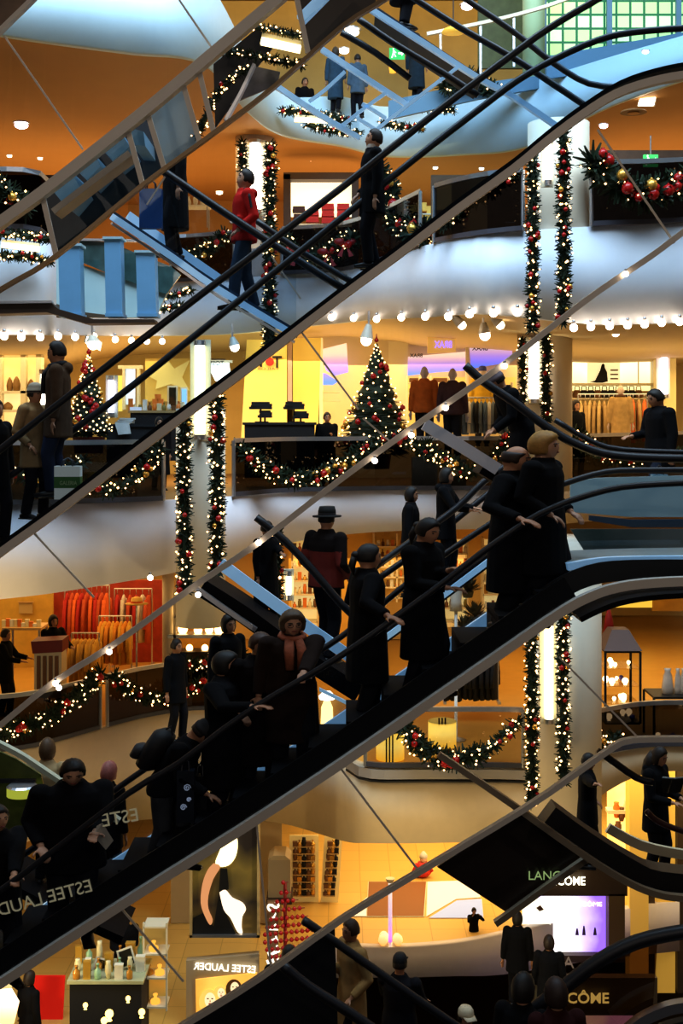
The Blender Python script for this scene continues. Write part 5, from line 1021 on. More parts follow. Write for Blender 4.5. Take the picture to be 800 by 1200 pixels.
for i, (x, y, r) in enumerate(((449,1088,6),(464,1087,5),(448,1110,6),(465,1111,6))):
    mb = MB(); c = V(P(x, y, 26.3).x, 26.0 if i < 2 else 25.85, 0 if i > 1 else .0); R = r*26.3/F; mb.lathe(c, [(R*.5, 0), (R, R*.8), (R*.8, R*1.6), (R*.4, R*2)], 12); tag(mb.build('glowing_pot', rampmat('pot_glow', ((1, .5, .12), (1, .78, .4)), 'Z', 0, .2, .9), None, True), 'glowing glass pot, %s around the violet floor lamp' % ORD[i], 'pot', 'glowing pots')
# cosmetics light display at lower right
ld_ = empty('cosmetics_display', P(662, 1122, 27), 'large glaring violet and white cosmetics light panel in a dark surround', 'display'); prism(ld_, 'light_panel', rect(612,1050,713,1120), 27, .05, rampmat('violet_panel', ((.95, .85, 1), (.36, .22, .85), (.95, .92, 1), (1, 1, 1), (.70, .60, 1), (.30, .15, .75)), 'X', -.95, .95, 1.35, noise=.25, nscale=2))
DKSUR = mat('umber_surround', (.085, .055, .03), .5, noise=.15)
prism(ld_, 'header', [(600,1000),(735,1000),(735,1050),(600,1050)], 26.7, .3, DKSUR); prism(ld_, 'side_panel', rect(713,1048,732,1124), 26.7, .3, mat('umber_side', (.22, .15, .06), .5)); prism(ld_, 'base', rect(606,1120,732,1128), 26.8, .4, DKSUR)
lettering('LANCÔME', P(658, 1031, 26.6), .98, glow('letter_warm', (1, .95, .75), 2.2), ld_, False, None, True, height=.23); lettering('LANCÔME', P(685, 1059, 26.95), .72, glow('letter_pale', (1, .98, 1), 2.5), ld_, False, None, False, height=.11)
prism(ld_, 'printed_face', smoothpts([(612,1052),(630,1052),(642,1062),(648,1076),(640,1090),(630,1102),(616,1108),(612,1098),(612,1052)], 3)[:-1], 26.96, .02, glow('pale_face', (1, .93, .75), 1.4)); prism(ld_, 'printed_eye', [(628,1064),(633,1061),(637,1066),(632,1068)], 26.94, .01, gm[4])
for i, (x, h) in enumerate(((676,8),(684,11),(697,9))): prism(ld_, 'printed_bottle', [(x-2, 1096), (x+2, 1096), (x+1.4, 1096-h*.6), (x+.6, 1096-h), (x-.6, 1096-h), (x-1.4, 1096-h*.6)], 26.95, .01, mat('print_violet', (.15, .08, .3), .5))
ls2 = empty('cosmetics_display', P(680, 1215, 24.6), 'lower sign board with glowing letters above a violet strip at the bottom edge', 'display'); prism(ls2, 'header', rect(600,1146,770,1190), 24.6, .2, DKSUR); prism(ls2, 'light_panel', rect(618,1191,742,1225), 24.7, .05, rampmat('violet_panel_low', ((.4, .25, .9), (.95, .9, 1), (.5, .3, .95)), 'X', -1, 1, 1.0, noise=.3)); lettering('LANCÔME', P(672, 1168, 24.5), 1.35, glow('letter_green_white', (.92, 1, .62), 1.9), ls2, False, None, True, height=.26)
lettering('LA', P(662, 1128, 25.2), .35, mat('faint_letter', (.75, .7, .7), .5), ls2, False)
for i, (x0, x1, m) in enumerate(((735,757,mat('ochre_lit', (.75, .5, .12), .5, em=(1, .6, .1), es=.25)),(757,766,DKSUR),(766,788,mat('ochre_lit', (.75, .5, .12), .5)),(788,830,DKSUR))): column(x0, x1, 28+.2*i, -2, 4.0, m, 'column', True)
# bright kiosk behind the woman with the book
kb = empty('kiosk', P(770, 1030, 29.4), 'bright yellow lit kiosk behind the woman with the book', 'kiosk'); prism(kb, 'lit_back', rect(712,904,850,1032), 30, .1, rampmat('kiosk_lit', ((1, .62, .14), (1, .78, .32), (1, .85, .5)), 'X', -1, 1.4, 1.1, noise=.4)); prism(kb, 'orange_panel', rect(790,908,800,1030), 29.9, .05, glow('kiosk_orange', (1, .45, .05), 1.2)); prism(kb, 'counter', rect(712,950,790,954), 29.6, .3, CREAM); prism(kb, 'screen', [(712,895),(730,898),(726,912),(713,908)], 29.7, .05, glow('screen_violet', (.8, .8, 1), 2.5))
for x in (752, 788): prism(kb, 'post', rect(x, 904, x+2, 1030), 29.8, .1, CREAM)
for i, (x, y, h) in enumerate(((722,958,18),(728,962,16),(734,958,20),(741,962,15),(724,975,12))): good(P(x, y, 29.7), .16, h*29.7/F, gm[(0, 4, 1, 0, 4)[i]], 'orange or brown goods on the bright kiosk, %s from the left' % ORD[i], 'goods on the bright kiosk', 2)
# cosmetics counter bottom left
table('cluttered cosmetics counter with gold and green packs at the bottom left', 78, 168, 1150, 1270, 20.6, mat('counter_glass', (.5, .5, .3), .2), True, .9)
CG = [mat('pack_gold', (.75, .45, .08), .3, .4), mat('pack_mint', (.35, .55, .35), .4), mat('pack_cream', (.85, .75, .45), .4), mat('pack_white', (.85, .8, .65), .4), mat('pack_amber', (.55, .25, .03), .2)]
for i in range(20):
    row = i//7; x = 82+(i % 7)*12.5+row*3; Yc = (21.3, 21.0, 20.7)[row]; k = (0, 1, 2, 0, 1)[i % 5]; q = P(x, 1150, 20.6); o = good(V(q.x, Yc, q.z+.002), random.uniform(.09, .15), random.uniform(.16, .5 if row == 0 else .3), CG[i % 5], '%s, %s counting from the rear left of the cosmetics counter' % (('gold or pale carton', 'cosmetics bottle', 'cosmetics jar')[k], ORD[i]), 'packs on the cosmetics counter', k)
for i, (x, y) in enumerate(((118,1134),(148,1122),(136,1140))):
    rt = empty('counter_mirror', P(x, y+8, 21.1), 'tilted framed counter mirror, %s on the cosmetics counter' % ('left hand', 'rear', 'middle')[i], 'mirror', 'tilted counter mirrors'); c = P(x, y, 21.1); R = Euler((-.3, .4 if i == 0 else -.25, .3)).to_matrix(); MB().box(c, (.26, .03, .30), R).build('frame', CREAM, rt); MB().box(c+R @ V(0, -.02, 0), (.2, .01, .24), R).build('glass', mat('mirror_dark', (.08, .07, .04), .1, .6), rt); MB().tube([c+V(0, .05, 0), V(c.x, c.y+.08, P(0, 1150, 20.6).z)], .02, 6).build('stand', STEEL, rt)
for i, (x, y, r) in enumerate(((128,1188,5),(150,1170,3),(166,1186,4),(122,1196,4),(100,1178,3))):
    mb = MB(); c = P(x, y, 20.2); R = r*20.2/F; mb.ball(c, R, 10, 8); mb.lathe(c-V(0, 0, R*1.6), [(R*.7, 0), (R*.3, R*.7)], 8); tag(mb.build('glass_light', glow('glass_light', (1, .70, .18), 4), None, True), 'small glowing light, %s in front of the cosmetics counter' % ORD[i], 'light', 'small lights by the counter')
tv = empty('glass_tower', P(181, 1180, 21.2), 'narrow glass tower case with amber glow beside the cosmetics counter', 'showcase')
for x in (167, 194): prism(tv, 'post', rect(x, 1082, x+2, 1185), 21.2, .06, CREAM)
prism(tv, 'back', rect(169,1086,194,1180), 21.6, .05, rampmat('tower_back', ((.15, .2, .08), (.7, .4, .08), (.35, .25, .08)), 'Z', 0, 1.3, .4, noise=.5)); 
for y in (1086, 1118, 1146, 1180): prism(tv, 'shelf', rect(168,y,195,y+2), 21.2, .4, CREAM)
for i, (x, y) in enumerate(((180,1118),(174,1146),(187,1146),(182,1180))): good(P(x, y, 21.35), .16, .22, glow('amber_bottle', (1, .5, .08), 1.2) if i != 1 else CG[4], 'amber bottle, %s down in the narrow glass tower' % ORD[i], 'amber bottles in the tower', 1)
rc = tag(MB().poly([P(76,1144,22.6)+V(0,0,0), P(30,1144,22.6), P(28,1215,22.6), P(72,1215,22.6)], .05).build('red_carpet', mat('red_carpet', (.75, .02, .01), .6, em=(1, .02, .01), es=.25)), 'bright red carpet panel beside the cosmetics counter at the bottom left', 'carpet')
wl = empty('lit_panel', P(8, 1195, 21), 'glaring white lit counter front in the bottom left corner', 'lit panel'); prism(wl, 'panel', [(-10,1160),(12,1158),(22,1175),(16,1200),(-10,1204)], 21, .05, rampmat('glare_corner', ((1, .6, .25), (1, .9, .7)), 'Z', 0, .5, 1.6)); prism(wl, 'rim', [(-10,1155),(14,1153),(14,1158),(-10,1160)], 20.98, .08, CREAM)
sg2 = empty('child_figure', P(495, 1027, 29.8), 'small red and white Santa figure standing on the yellow floor', 'figure'); q = P(495, 1027, 29.8)
MB().lathe(q, [(.10, 0), (.17, .08), (.15, .22), (.09, .34)], 12, 0, 1.2, 1).build('coat', REDBOX, sg2, True); MB().ball(q+V(.02, -.02, .40), .085).build('head', mat('figure_skin', (.7, .4, .25), .6), sg2, True); MB().lathe(q+V(.02, 0, .44), [(.10, 0), (.09, .06), (.03, .14)], 12).build('hat', WHT, sg2, True); 
for s in (-1, 1): MB().tube([q+V(s*.12, 0, .3), q+V(s*.22, -.04, .12)], [.05, .04], 8).build('arm', REDBOX, sg2, True)
# ================================================================= PEOPLE
SKIN = mat('skin', (.50, .25, .14), .55, noise=.06); SKIN2 = mat('skin_pale', (.58, .32, .20), .55, noise=.06); EYE = mat('eye_dark', (.02, .015, .012), .3); LIP = mat('lips', (.30, .07, .05), .5); MANQ = mat('mannequin_shell', (.55, .42, .36), .4)
def smoothstep(a, b, x): t = max(0., min(1., (x-a)/(b-a))); return t*t*(3-2*t)
def remesh(mb, name, mats, vox):
    o = mb.build('tmp', mats[0], None); o.location = (0, 0, 0); me = o.data
    me2 = mb.mesh('tmp2', mats[0]); o.data = me2; bpy.data.meshes.remove(me)
    r = o.modifiers.new('r', 'REMESH'); r.mode = 'VOXEL'; r.voxel_size = vox; r.use_smooth_shade = True
    s = o.modifiers.new('s', 'SMOOTH'); s.factor = .4; s.iterations = 2
    dg = bpy.context.evaluated_depsgraph_get(); out = bpy.data.meshes.new_from_object(o.evaluated_get(dg)); out.name = name
    bpy.data.objects.remove(o); bpy.data.meshes.remove(me2)
    out.materials.clear()
    for m in mats: out.materials.append(m)
    return out
def child(name, me, root):
    o = bpy.data.objects.new(name, me); COL.objects.link(o); o.parent = root; return o
def ik(S, T, a, b, hint):
    d = T-S; L = d.length
    if L > (a+b)*.995: T = S+d*((a+b)*.995/L); d = T-S; L = d.length
    L = max(L, abs(a-b)+.02); x = (a*a-b*b+L*L)/(2*L); h = math.sqrt(max(0, a*a-x*x)); u = d.normalized(); n = hint-u*hint.dot(u)
    if n.length < 1e-4: n = V(0, 1, 0)
    return S+u*x+n.normalized()*h, T
POSE = {'down': (.27, -.02, .80), 'rail': (.22, -.36, 1.04), 'pocket': (.22, -.14, .95), 'hold': (.12, -.30, 1.08), 'back': (.25, .10, .85), 'raise': (.14, -.26, 1.52), 'chest': (.06, -.24, 1.22), 'fwd': (.20, -.42, 1.12)}
def person(label, px, ptop, Y, h=1.7, face=0, L='down', R='down', coat='mid', cc=(.0055, .0055, .007), cc2=None, hair='short', hc=(.02, .012, .008), hat=None, hatc=(.01, .01, .01), lean=0, pitch=0, yaw=0, leg=(.008, .008, .012), stride=.06, scarf=None, skin=None, vox=None, hood=False, w=1.0, group=None, cat='person', name='person', fat=1.0, glasses=False, bald=False):
    s = h/1.72; foot = P(px, ptop, Y)-V(0, 0, h*math.cos(math.radians(lean*.5))); a = math.radians(face); sk = skin or SKIN; vox = vox or max(.010, .0009*Y/s*.8)
    M = Matrix.Translation(foot) @ Matrix.Rotation(a, 4, 'Z') @ Matrix.Diagonal((s*fat, s*fat, s, 1)); Mi = M.inverted()
    hip = V(0, 0, .93); RL = Matrix.Rotation(math.radians(lean), 3, 'X')
    up = lambda p: hip+RL @ (Vector(p)-hip)
    neck = V(0, .005, 1.48); RH = Matrix.Rotation(math.radians(yaw), 3, 'Z') @ Matrix.Rotation(math.radians(pitch), 3, 'X')
    hd = lambda p: up(neck+RH @ (Vector(p)-neck)); HC = V(0, -.015, 1.605)
    b = MB(); rings = []
    # torso
    prof = [(.86, .150, .110, 0), (.95, .165, .115, 0), (1.06, .140, .100, 0), (1.20, .155, .108, -.005), (1.32, .172, .110, 0), (1.40, .165, .090, .005), (1.45, .085, .065, .01), (1.50, .052, .055, .005), (1.55, .050, .054, -.005)]
    vs = []; n = 14
    for z, rx, ry, oy in prof:
        for k in range(n): t = 2*math.pi*k/n; vs.append(up((rx*w*math.cos(t), ry*math.sin(t)+oy, z)))
    fs = [(i*n+k, i*n+(k+1) % n, (i+1)*n+(k+1) % n, (i+1)*n+k) for i in range(len(prof)-1) for k in range(n)]; fs += [tuple(range(n-1, -1, -1)), tuple(range((len(prof)-1)*n, len(prof)*n))]
    b.add(vs, fs)
    # head
    hm = MB(); hm.ball((0, 0, 0), 1, 22, 18); hv = []
    for v in hm.v:
        x, y, z = v; X = x*.076*(1-.28*smoothstep(.1, 1, -z)); Yy = y*.096; Z = z*.128
        if y < 0:
            Yy -= .024*math.exp(-((x/.16)**2+((z+.10)/.20)**2)); Yy -= .006*math.exp(-((z-.2)/.10)**2-(x/.6)**2); Yy += .009*math.exp(-(((abs(x)-.38)/.16)**2+((z-.06)/.12)**2)); Yy -= .010*math.exp(-((z+.42)/.10)**2-(x/.3)**2); Yy -= .012*math.exp(-((z+.80)/.18)**2-(x/.4)**2)
        hv.append(hd(HC+V(X, Yy, Z)))
    b.add(hv, hm.f)
    for sg in (-1, 1): b.ball(hd(HC+V(sg*.078, .008, -.005)), .026, 8, 6, sc=(.45, .8, 1.15))
    # arms + hands
    sh = {}; el = {}; wr = {}
    for sg, tgt in ((1, L), (-1, R)):
        S = up((sg*.185*w, .005, 1.40))
        if isinstance(tgt, str): p = POSE[tgt]; T = V(sg*p[0], p[1], p[2]); T = up(T) if tgt not in ('down',) else T+V(0, -.25*math.sin(math.radians(lean)), 0)
        else: T = Mi @ P(*tgt)
        E, T = ik(S, T, .29, .27, V(sg*.45, .75, -.75)); sh[sg] = S; el[sg] = E; wr[sg] = T
        b.tube([S, S.lerp(E, .5), E, E.lerp(T, .35), T], [.055, .047, .040, .040, .027], 10)
        d = (T-E).normalized(); side = d.cross(V(0, 0, 1)); side = side.normalized() if side.length > .05 else V(1, 0, 0)
        if isinstance(tgt, tuple) or tgt in ('rail', 'hold', 'fwd', 'chest'): d = (d+V(0, -.25, .05)).normalized()
        nn = side.cross(d).normalized(); PC = T+d*.05; Rm = Matrix((side, d, nn)).transposed()
        b.ball(PC, .05, 10, 8, sc=(.80, 1.05, .42), R=Rm); curl = .55 if tgt not in ('down', 'back') else .3
        for j, (ox, ln) in enumerate(((-.030, .072), (-.010, .082), (.010, .077), (.029, .060))):
            q0 = T+d*.085+side*ox; q1 = q0+(d-nn*curl*.6).normalized()*ln*.5; q2 = q1+(d*.7-nn*curl*1.6).normalized()*ln*.5; b.tube([q0-d*.02, q0, q1, q2], [.0095, .0095, .0088, .0070], 7)
        ts = -sg*1.0; q0 = T+d*.03+side*ts*.035; q1 = q0+(d*.6+side*ts*.8-nn*.2).normalized()*.04; q2 = q1+(d*.9+side*ts*.2-nn*.5).normalized()*.032; b.tube([T+d*.02, q0, q1, q2], [.013, .012, .0105, .008], 7)
    # legs
    leg_pts = {}
    for sg in (1, -1):
        st = stride*sg; H_ = V(sg*.085, 0, .90); A_ = V(sg*.095, -st, .075); K_, A_ = ik(H_, A_, .43, .41, V(0, -1, 0)); leg_pts[sg] = (H_, K_, A_)
        b.tube([H_, H_.lerp(K_, .5), K_, K_.lerp(A_, .35), A_, A_-V(0, 0, .05)], [.085, .072, .055, .052, .038, .036], 10); b.tube([A_+V(0, .05, -.045), A_+V(0, -.04, -.04), A_+V(0, -.15, -.055)], [.035, .036, .025], 8)
    me = remesh(b, 'person_body', [sk, EYE, LIP], vox)
    # facial details stay in the body mesh
    dt = MB()
    for sg in (-1, 1):
        dt.ball(hd(HC+V(sg*.030, -.080, .009)), .0125, 8, 6, 1, sc=(1.1, .6, .7)); dt.tube([hd(HC+V(sg*.014, -.094, .030)), hd(HC+V(sg*.032, -.090, .035)), hd(HC+V(sg*.050, -.076, .028))], .0048, 5, 1)
    dt.ball(hd(HC+V(0, -.0935, -.052)), .022, 8, 6, 2, sc=(1.05, .35, .32))
    if glasses:
        for sg in (-1, 1):
            c = HC+V(sg*.032, -.098, .006); dt.tube([hd(c+V(.024*math.cos(t*.7854), 0, .018*math.sin(t*.7854))) for t in range(9)], .003, 5, 1)
    bm = bmesh.new(); bm.from_mesh(me); t2 = dt.mesh('t', [sk, EYE, LIP], smooth=True); bm.from_mesh(t2); bm.to_mesh(me); bm.free(); bpy.data.meshes.remove(t2)
    root = bpy.data.objects.new(name, me); COL.objects.link(root); root.matrix_world = M; tag(root, label, cat, group)
    # coat
    ckey = 'coat_%.3f_%.3f_%.3f' % cc; cm = mat(ckey, cc, .9, noise=.3, nscale=12, spec=.15)
    if coat:
        hem = {'short': .84, 'mid': .66, 'long': .36}[coat]; c = MB(); vs = []
        prof = [(hem, .205+.03*(1-hem), .155+.03*(1-hem)), (max(hem+.05, .80), .205, .160), (.95, .200, .150), (1.06, .178, .140), (1.20, .190, .142), (1.32, .205, .142), (1.40, .195, .122), (1.455, .105, .092), (1.50, .080, .082)]
        for z, rx, ry in prof:
            for k in range(16): t = 2*math.pi*k/16; q = V(rx*w*math.cos(t), ry*math.sin(t), z); vs.append(up(q) if z > .93 else q+V(0, -.0, 0))
        fs = [(i*16+k, i*16+(k+1) % 16, (i+1)*16+(k+1) % 16, (i+1)*16+k) for i in range(len(prof)-1) for k in range(16)]; fs += [tuple(range(15, -1, -1)), tuple(range((len(prof)-1)*16, len(prof)*16))]; c.add(vs, fs)
        for sg in (1, -1):
            c.ball(sh[sg], .083, 10, 8); e = wr[sg].lerp(el[sg], .10); c.tube([sh[sg], sh[sg].lerp(el[sg], .5), el[sg], el[sg].lerp(e, .5), e], [.080, .072, .066, .058, .050], 10)
        if hood: c.ball(up(V(0, .10, 1.44)), .10, 10, 8, sc=(1.15, .7, .7))
        me = remesh(c, 'coat', [cm], max(vox, .014)); 
        if cc2:
            m2 = mat('coat_%.3f_%.3f_%.3f' % cc2, cc2, .8, noise=.2, nscale=12); me.materials.append(m2); zt = 1.26
            for p in me.polygons:
                if p.center.z < zt and p.center.z > hem+.02 and abs(p.center.x) < .30 and not (p.center.y < -.12 and abs(p.center.x) < .035): p.material_index = 1
        cobj = child('coat', me, root)
    # trousers and shoes
    lm = mat('cloth_%.3f_%.3f_%.3f' % leg, leg, .85, noise=.25, nscale=10, spec=.2); t = MB(); t.ball((0, 0, .93), .15, 12, 8, sc=(1.12, .85, .6))
    for sg in (1, -1):
        H_, K_, A_ = leg_pts[sg]; t.tube([H_+V(0, 0, .04), H_.lerp(K_, .5), K_, K_.lerp(A_, .5), A_-V(0, 0, .01)], [.105, .095, .080, .074, .070], 10)
        q = MB(); q.tube([A_+V(0, .075, -.045), A_+V(0, .02, -.035), A_+V(0, -.08, -.045), A_+V(0, -.19, -.058)], [.035, .048, .044, .026], 10, flat=.9); q.span(A_+V(-.04, -.19, -.078), A_+V(.04, .09, -.062)); child('shoe', q.mesh('shoe', mat('black_leather', (.012, .010, .010), .4), smooth=True), root)
    child('trousers', remesh(t, 'trousers', [lm], max(vox, .014)), root)
    # hair
    hmat = mat('hair_%.3f_%.3f_%.3f' % hc, hc, .6, noise=.35, nscale=40)
    if hair:
        q = MB(); q.ball((0, 0, 0), 1, 22, 18); vs = []
        for v in q.v:
            x, y, z = v; lim = {'short': -.30, 'bob': -.75, 'long': -.8, 'pony': -.35, 'curly': -.55}[hair]
            k = smoothstep(-.46, -.22, y+max(0, z)*.75)*smoothstep(lim-.15, lim+.1, z); k = max(k, smoothstep(.62, .78, z))
            if hair == 'bob' and abs(x) > .55: k = max(k, smoothstep(-.6, -.3, y)*smoothstep(lim-.1, lim+.1, z))
            if bald: k *= 1-smoothstep(.45, .7, z)
            r = .84+k*((.52 if hair == 'curly' else .42 if hair == 'bob' else .34)); r += k*.03*math.sin(x*17+z*11)*math.sin(y*13+z*9)
            vs.append(hd(HC+V(x*.078*r, y*.096*r, z*.118*r+.004)))
        q.add(vs, q.f); q.v = q.v[len(vs):]; q.f = q.f[:len(q.f)//2]; q.mi = q.mi[:len(q.f)]
        if hair == 'long': q.tube([hd(HC+V(0, .07, .02)), hd(HC+V(0, .10, -.12)), up((0, .12, 1.34)), up((0, .13, 1.24))], [.07, .085, .08, .03], 10, flat=1)
        if hair == 'pony': q.ball(hd(HC+V(0, .115, .03)), .038, 8, 6); q.tube([hd(HC+V(0, .12, .02)), hd(HC+V(0, .145, -.08)), hd(HC+V(0, .13, -.18))], [.03, .032, .008], 8)
        child('hair', q.mesh('hair', hmat, smooth=True), root)
    if hat:
        q = MB(); hk = mat('hat_%.3f_%.3f_%.3f' % hatc, hatc, .8, noise=.25, nscale=25); zz = .045
        def put(prof, sx=1, sy=1.18, dy=.0): 
            t_ = MB(); t_.lathe((0, 0, 0), prof, 20, 0, sx, sy); q.add([hd(HC+v+V(0, dy, 0)) for v in t_.v], t_.f)
        if hat == 'brim': put([(.092, .035), (.150, .030), (.155, .045), (.094, .052)]); put([(.094, .04), (.094, .10), (.080, .15), (.045, .145), (.012, .138)])
        elif hat == 'knit': put([(.090, .02), (.098, .025), (.098, .06), (.092, .065), (.088, .10), (.066, .14), (.03, .158), (.006, .16)])
        elif hat == 'cap': put([(.088, .03), (.091, .05), (.084, .10), (.06, .135), (.006, .145)]); q.add([hd(HC+V(x, y, z)) for x, y, z in ((-.07, -.08, .045), (.07, -.08, .045), (.06, -.17, .03), (-.06, -.17, .03), (-.07, -.08, .055), (.07, -.08, .055), (.06, -.17, .04), (-.06, -.17, .04))], [(3, 2, 1, 0), (4, 5, 6, 7), (0, 1, 5, 4), (1, 2, 6, 5), (2, 3, 7, 6), (3, 0, 4, 7)])
        child('hat', q.mesh('hat', hk, smooth=True), root)
        if hat == 'brim': t_ = MB(); t_.lathe((0, 0, 0), [(.0955, .052), (.0955, .078)], 20, 0, 1, 1.18); q2 = MB(); q2.add([hd(HC+v) for v in t_.v], t_.f); child('hat_band', q2.mesh('hat_band', mat('hat_band', (.05, .05, .06), .6)), root)
        if hat == 'knit' and hatc[0] > .2: t_ = MB(); t_.lathe((0, 0, 0), [(.1005, .028), (.1005, .048)], 20, 0, 1, 1.18); q2 = MB(); q2.add([hd(HC+v) for v in t_.v], t_.f); child('hat_band', q2.mesh('hat_band', mat('hat_stripe', (.04, .03, .03), .8)), root)
    if scarf:
        q = MB(); q.tube([up((.085*math.cos(t*.628), .085*math.sin(t*.628)-.005, 1.475+.02*math.sin(t*.628))) for t in range(11)], .032, 8)
        for sg in (-1, 1): q.tube([up((sg*.035, -.085, 1.46)), up((sg*.05, -.155, 1.36)), up((sg*.045, -.165, 1.15))], [.035, .04, .034], 8, flat=.6)
        child('scarf', q.mesh('scarf', mat('scarf_%.2f_%.2f_%.2f' % scarf, scarf, .8, noise=.5, nscale=30), smooth=True), root)
    if coat == 'short' and cc2 is None and False: pass
    root['_m'] = [h, face]; del root['_m']
    return root
def atperson(o, p): return o.matrix_world @ Vector(p)
RG_ = 'riders on the main escalator'
pp = {}
pp['blonde'] = person('woman with short blonde wavy hair in a black coat, topmost on the main escalator', 636, 510, 12.65, 1.72, 62, R='pocket', L='pocket', coat='long', hair='curly', hc=(.42, .22, .05), skin=SKIN2, w=1.12, yaw=5, fat=1.38)
pp['balding'] = person('balding man in a long black coat with his hand out beside the blonde woman', 599, 524, 12.75, 1.80, 70, R=(611, 609, 12.02), L='pocket', coat='long', hair='short', hc=(.03, .014, .008), bald=True, w=1.1, pitch=8, fat=1.38)
pp['balding'].children[0]
pp['parted'] = person('woman with parted dark hair in a long black coat, second below the balding man', 496, 608, 12.6, 1.72, 55, R='hold', L=(527, 668, 12.3), coat='long', hair='pony', hc=(.012, .008, .006), pitch=14, skin=SKIN, yaw=-8, fat=1.25)
pp['pony'] = person('dark haired woman in black seen from behind with her hand on the near rail', 430, 640, 12.75, 1.68, 105, R=(455, 722, 12.02), L='pocket', coat='long', hair='pony', hc=(.012, .008, .006), w=1.1, fat=1.25)
pp['scarf'] = person('woman with short grey brown hair, orange scarf and brown coat looking out over the rail', 342, 718, 12.75, 1.60, 12, L=(352, 797, 12.02), R='down', coat='long', cc=(.022, .012, .009), hair='curly', hc=(.10, .060, .030), scarf=(.38, .11, .05), skin=SKIN2, glasses=True, pitch=4, fat=1.38)
pp['shadow'] = person('shadowed man in a dark coat just left of the woman with the orange scarf', 303, 742, 12.9, 1.64, 30, R='pocket', L='pocket', coat='long', cc=(.006, .004, .004), hair='short', hc=(.05, .02, .01), pitch=8, fat=1.38)
pp['broad'] = person('broad shopper all in black with a hand just over the rail below the glowing lamps', 263, 766, 12.8, 1.62, 75, R=(298, 828, 12.02), L='pocket', coat='long', hair='bob', hc=(.01, .007, .005), w=1.25, fat=1.38)
pp['backpacker'] = person('man in a black cap, black jacket and jeans bending forward with a backpack and bags', 194, 836, 12.75, 1.60, 75, R='fwd', L='hold', coat='short', hair='short', hat='knit', hatc=(.008, .008, .010), lean=26, pitch=18, leg=(.045, .050, .060), stride=.10, fat=1.25)
pp['reader'] = person('dark haired man in a black jacket looking down at a white paper in his hand', 84, 887, 12.55, 1.76, 18, L=(112, 975, 12.1), R='pocket', coat='mid', hair='short', hc=(.012, .008, .006), pitch=20, skin=SKIN2, w=1.15, fat=1.38)
pp['edge'] = person('half hidden rider in black at the left edge with one hand on the rail', -4, 945, 12.6, 1.72, 40, L=(16, 1030, 12.05), R='down', coat='mid', hair='short', fat=1.25)
for k, v in pp.items(): v['group'] = RG_
person('person in a light beige jacket seen from behind above the man with the paper', 55, 868, 15.2, 1.72, 175, coat='mid', cc=(.42, .30, .16), hair='bob', hc=(.10, .05, .02))
person('pinkish haired person in black whose head shows behind the man with the paper', 127, 896, 15.4, 1.6, 150, coat='mid', hair='curly', hc=(.35, .12, .10))
person('small dark haired person in black standing furthest down the rear escalator by the pale fascia', 481, 572, 19.6, 1.66, 80, coat='mid', hair='bob', hc=(.012, .008, .006))
person('woman in a black hooded coat holding a handrail in front of the pale fascia', 522, 550, 19.4, 1.72, 75, L='fwd', R='fwd', coat='mid', hair='bob', hc=(.012, .008, .006), hood=True)
person('man in a black brimmed hat and dark red jacket with black yoke', 382, 597, 14.95, 1.78, 140, coat='short', cc=(.014, .010, .010), cc2=(.20, .018, .010), hair='short', hat='brim', L='pocket', R='pocket', w=1.15)
person('dark rider holding the handrail just left of the man in the brimmed hat', 312, 612, 15.4, 1.28, 60, L=(343, 672, 14.6), coat='long', hair='short', w=1.3)
person('dark silhouette behind the broad shopper, next to the glowing lamps', 267, 722, 16.2, 1.68, 40, coat='mid', hair='bob', hc=(.01, .007, .005))
person('dark silhouette in front of the railing below the glowing lamp cabinet', 206, 750, 20.5, 1.62, 60, coat='mid', hair='short')
person('shopper in black sorting through the red garments', 62, 722, 26.6, 1.76, 40, L='fwd', R='hold', coat='mid', hair='bob', hc=(.02, .01, .006))
person('dark shopper reaching toward the goods table at the left edge of the red shop', 6, 738, 26.2, 1.74, 85, L='fwd', R='fwd', coat='mid', hair='short')
# middle storey
person('walking man with dark hair in a dark brown jacket carrying the white and green bag', 68, 402, 13.0, 1.56, -85, L='down', R=(80, 545, 12.6), coat='mid', cc=(.10, .06, .036), hair='short', hc=(.015, .009, .006), scarf=(.015, .014, .018), leg=(.02, .03, .07), hood=True, w=1.15)
person('person in a pale knitted hat and patterned jacket behind the walking man', 40, 452, 13.1, 1.36, 60, L='pocket', R='pocket', coat='mid', cc=(.36, .24, .12), hair='short', hat='knit', hatc=(.40, .34, .25), hood=True)
person('dark figure cut by the left edge beside the person in the pale knitted hat', -6, 470, 13.1, 1.45, 60, coat='mid', hair='short')
person('shopper in a grey knitted hat and black coat bending over the rail by the tube', 612, 432, 15.2, 1.66, -75, L='fwd', R='hold', coat='mid', hair='short', hat='knit', hatc=(.16, .12, .13), lean=28, pitch=5, w=1.15)
person('man in a black jacket walking on the right landing with a pale blue bag', 772, 457, 17.6, 1.72, -70, L='down', R='hold', coat='mid', hair='short', fat=1.2, hc=(.015, .01, .006), pitch=14, leg=(.02, .028, .05), stride=.16)
person('dark shopper beside the column in front of the beige coats', 674, 470, 29.2, 1.75, 30, coat='long', hair='bob', hc=(.02, .01, .006))
person('small dark shopper standing between the yellow wall and the Christmas tree', 383, 484, 26.9, 1.55, 10, L='chest', coat='mid', hair='short')
person('dark stooping shopper beside the tan sales table behind the upper escalator', 186, 490, 24.9, 1.40, 30, coat='long', hair='bob', w=1.3)
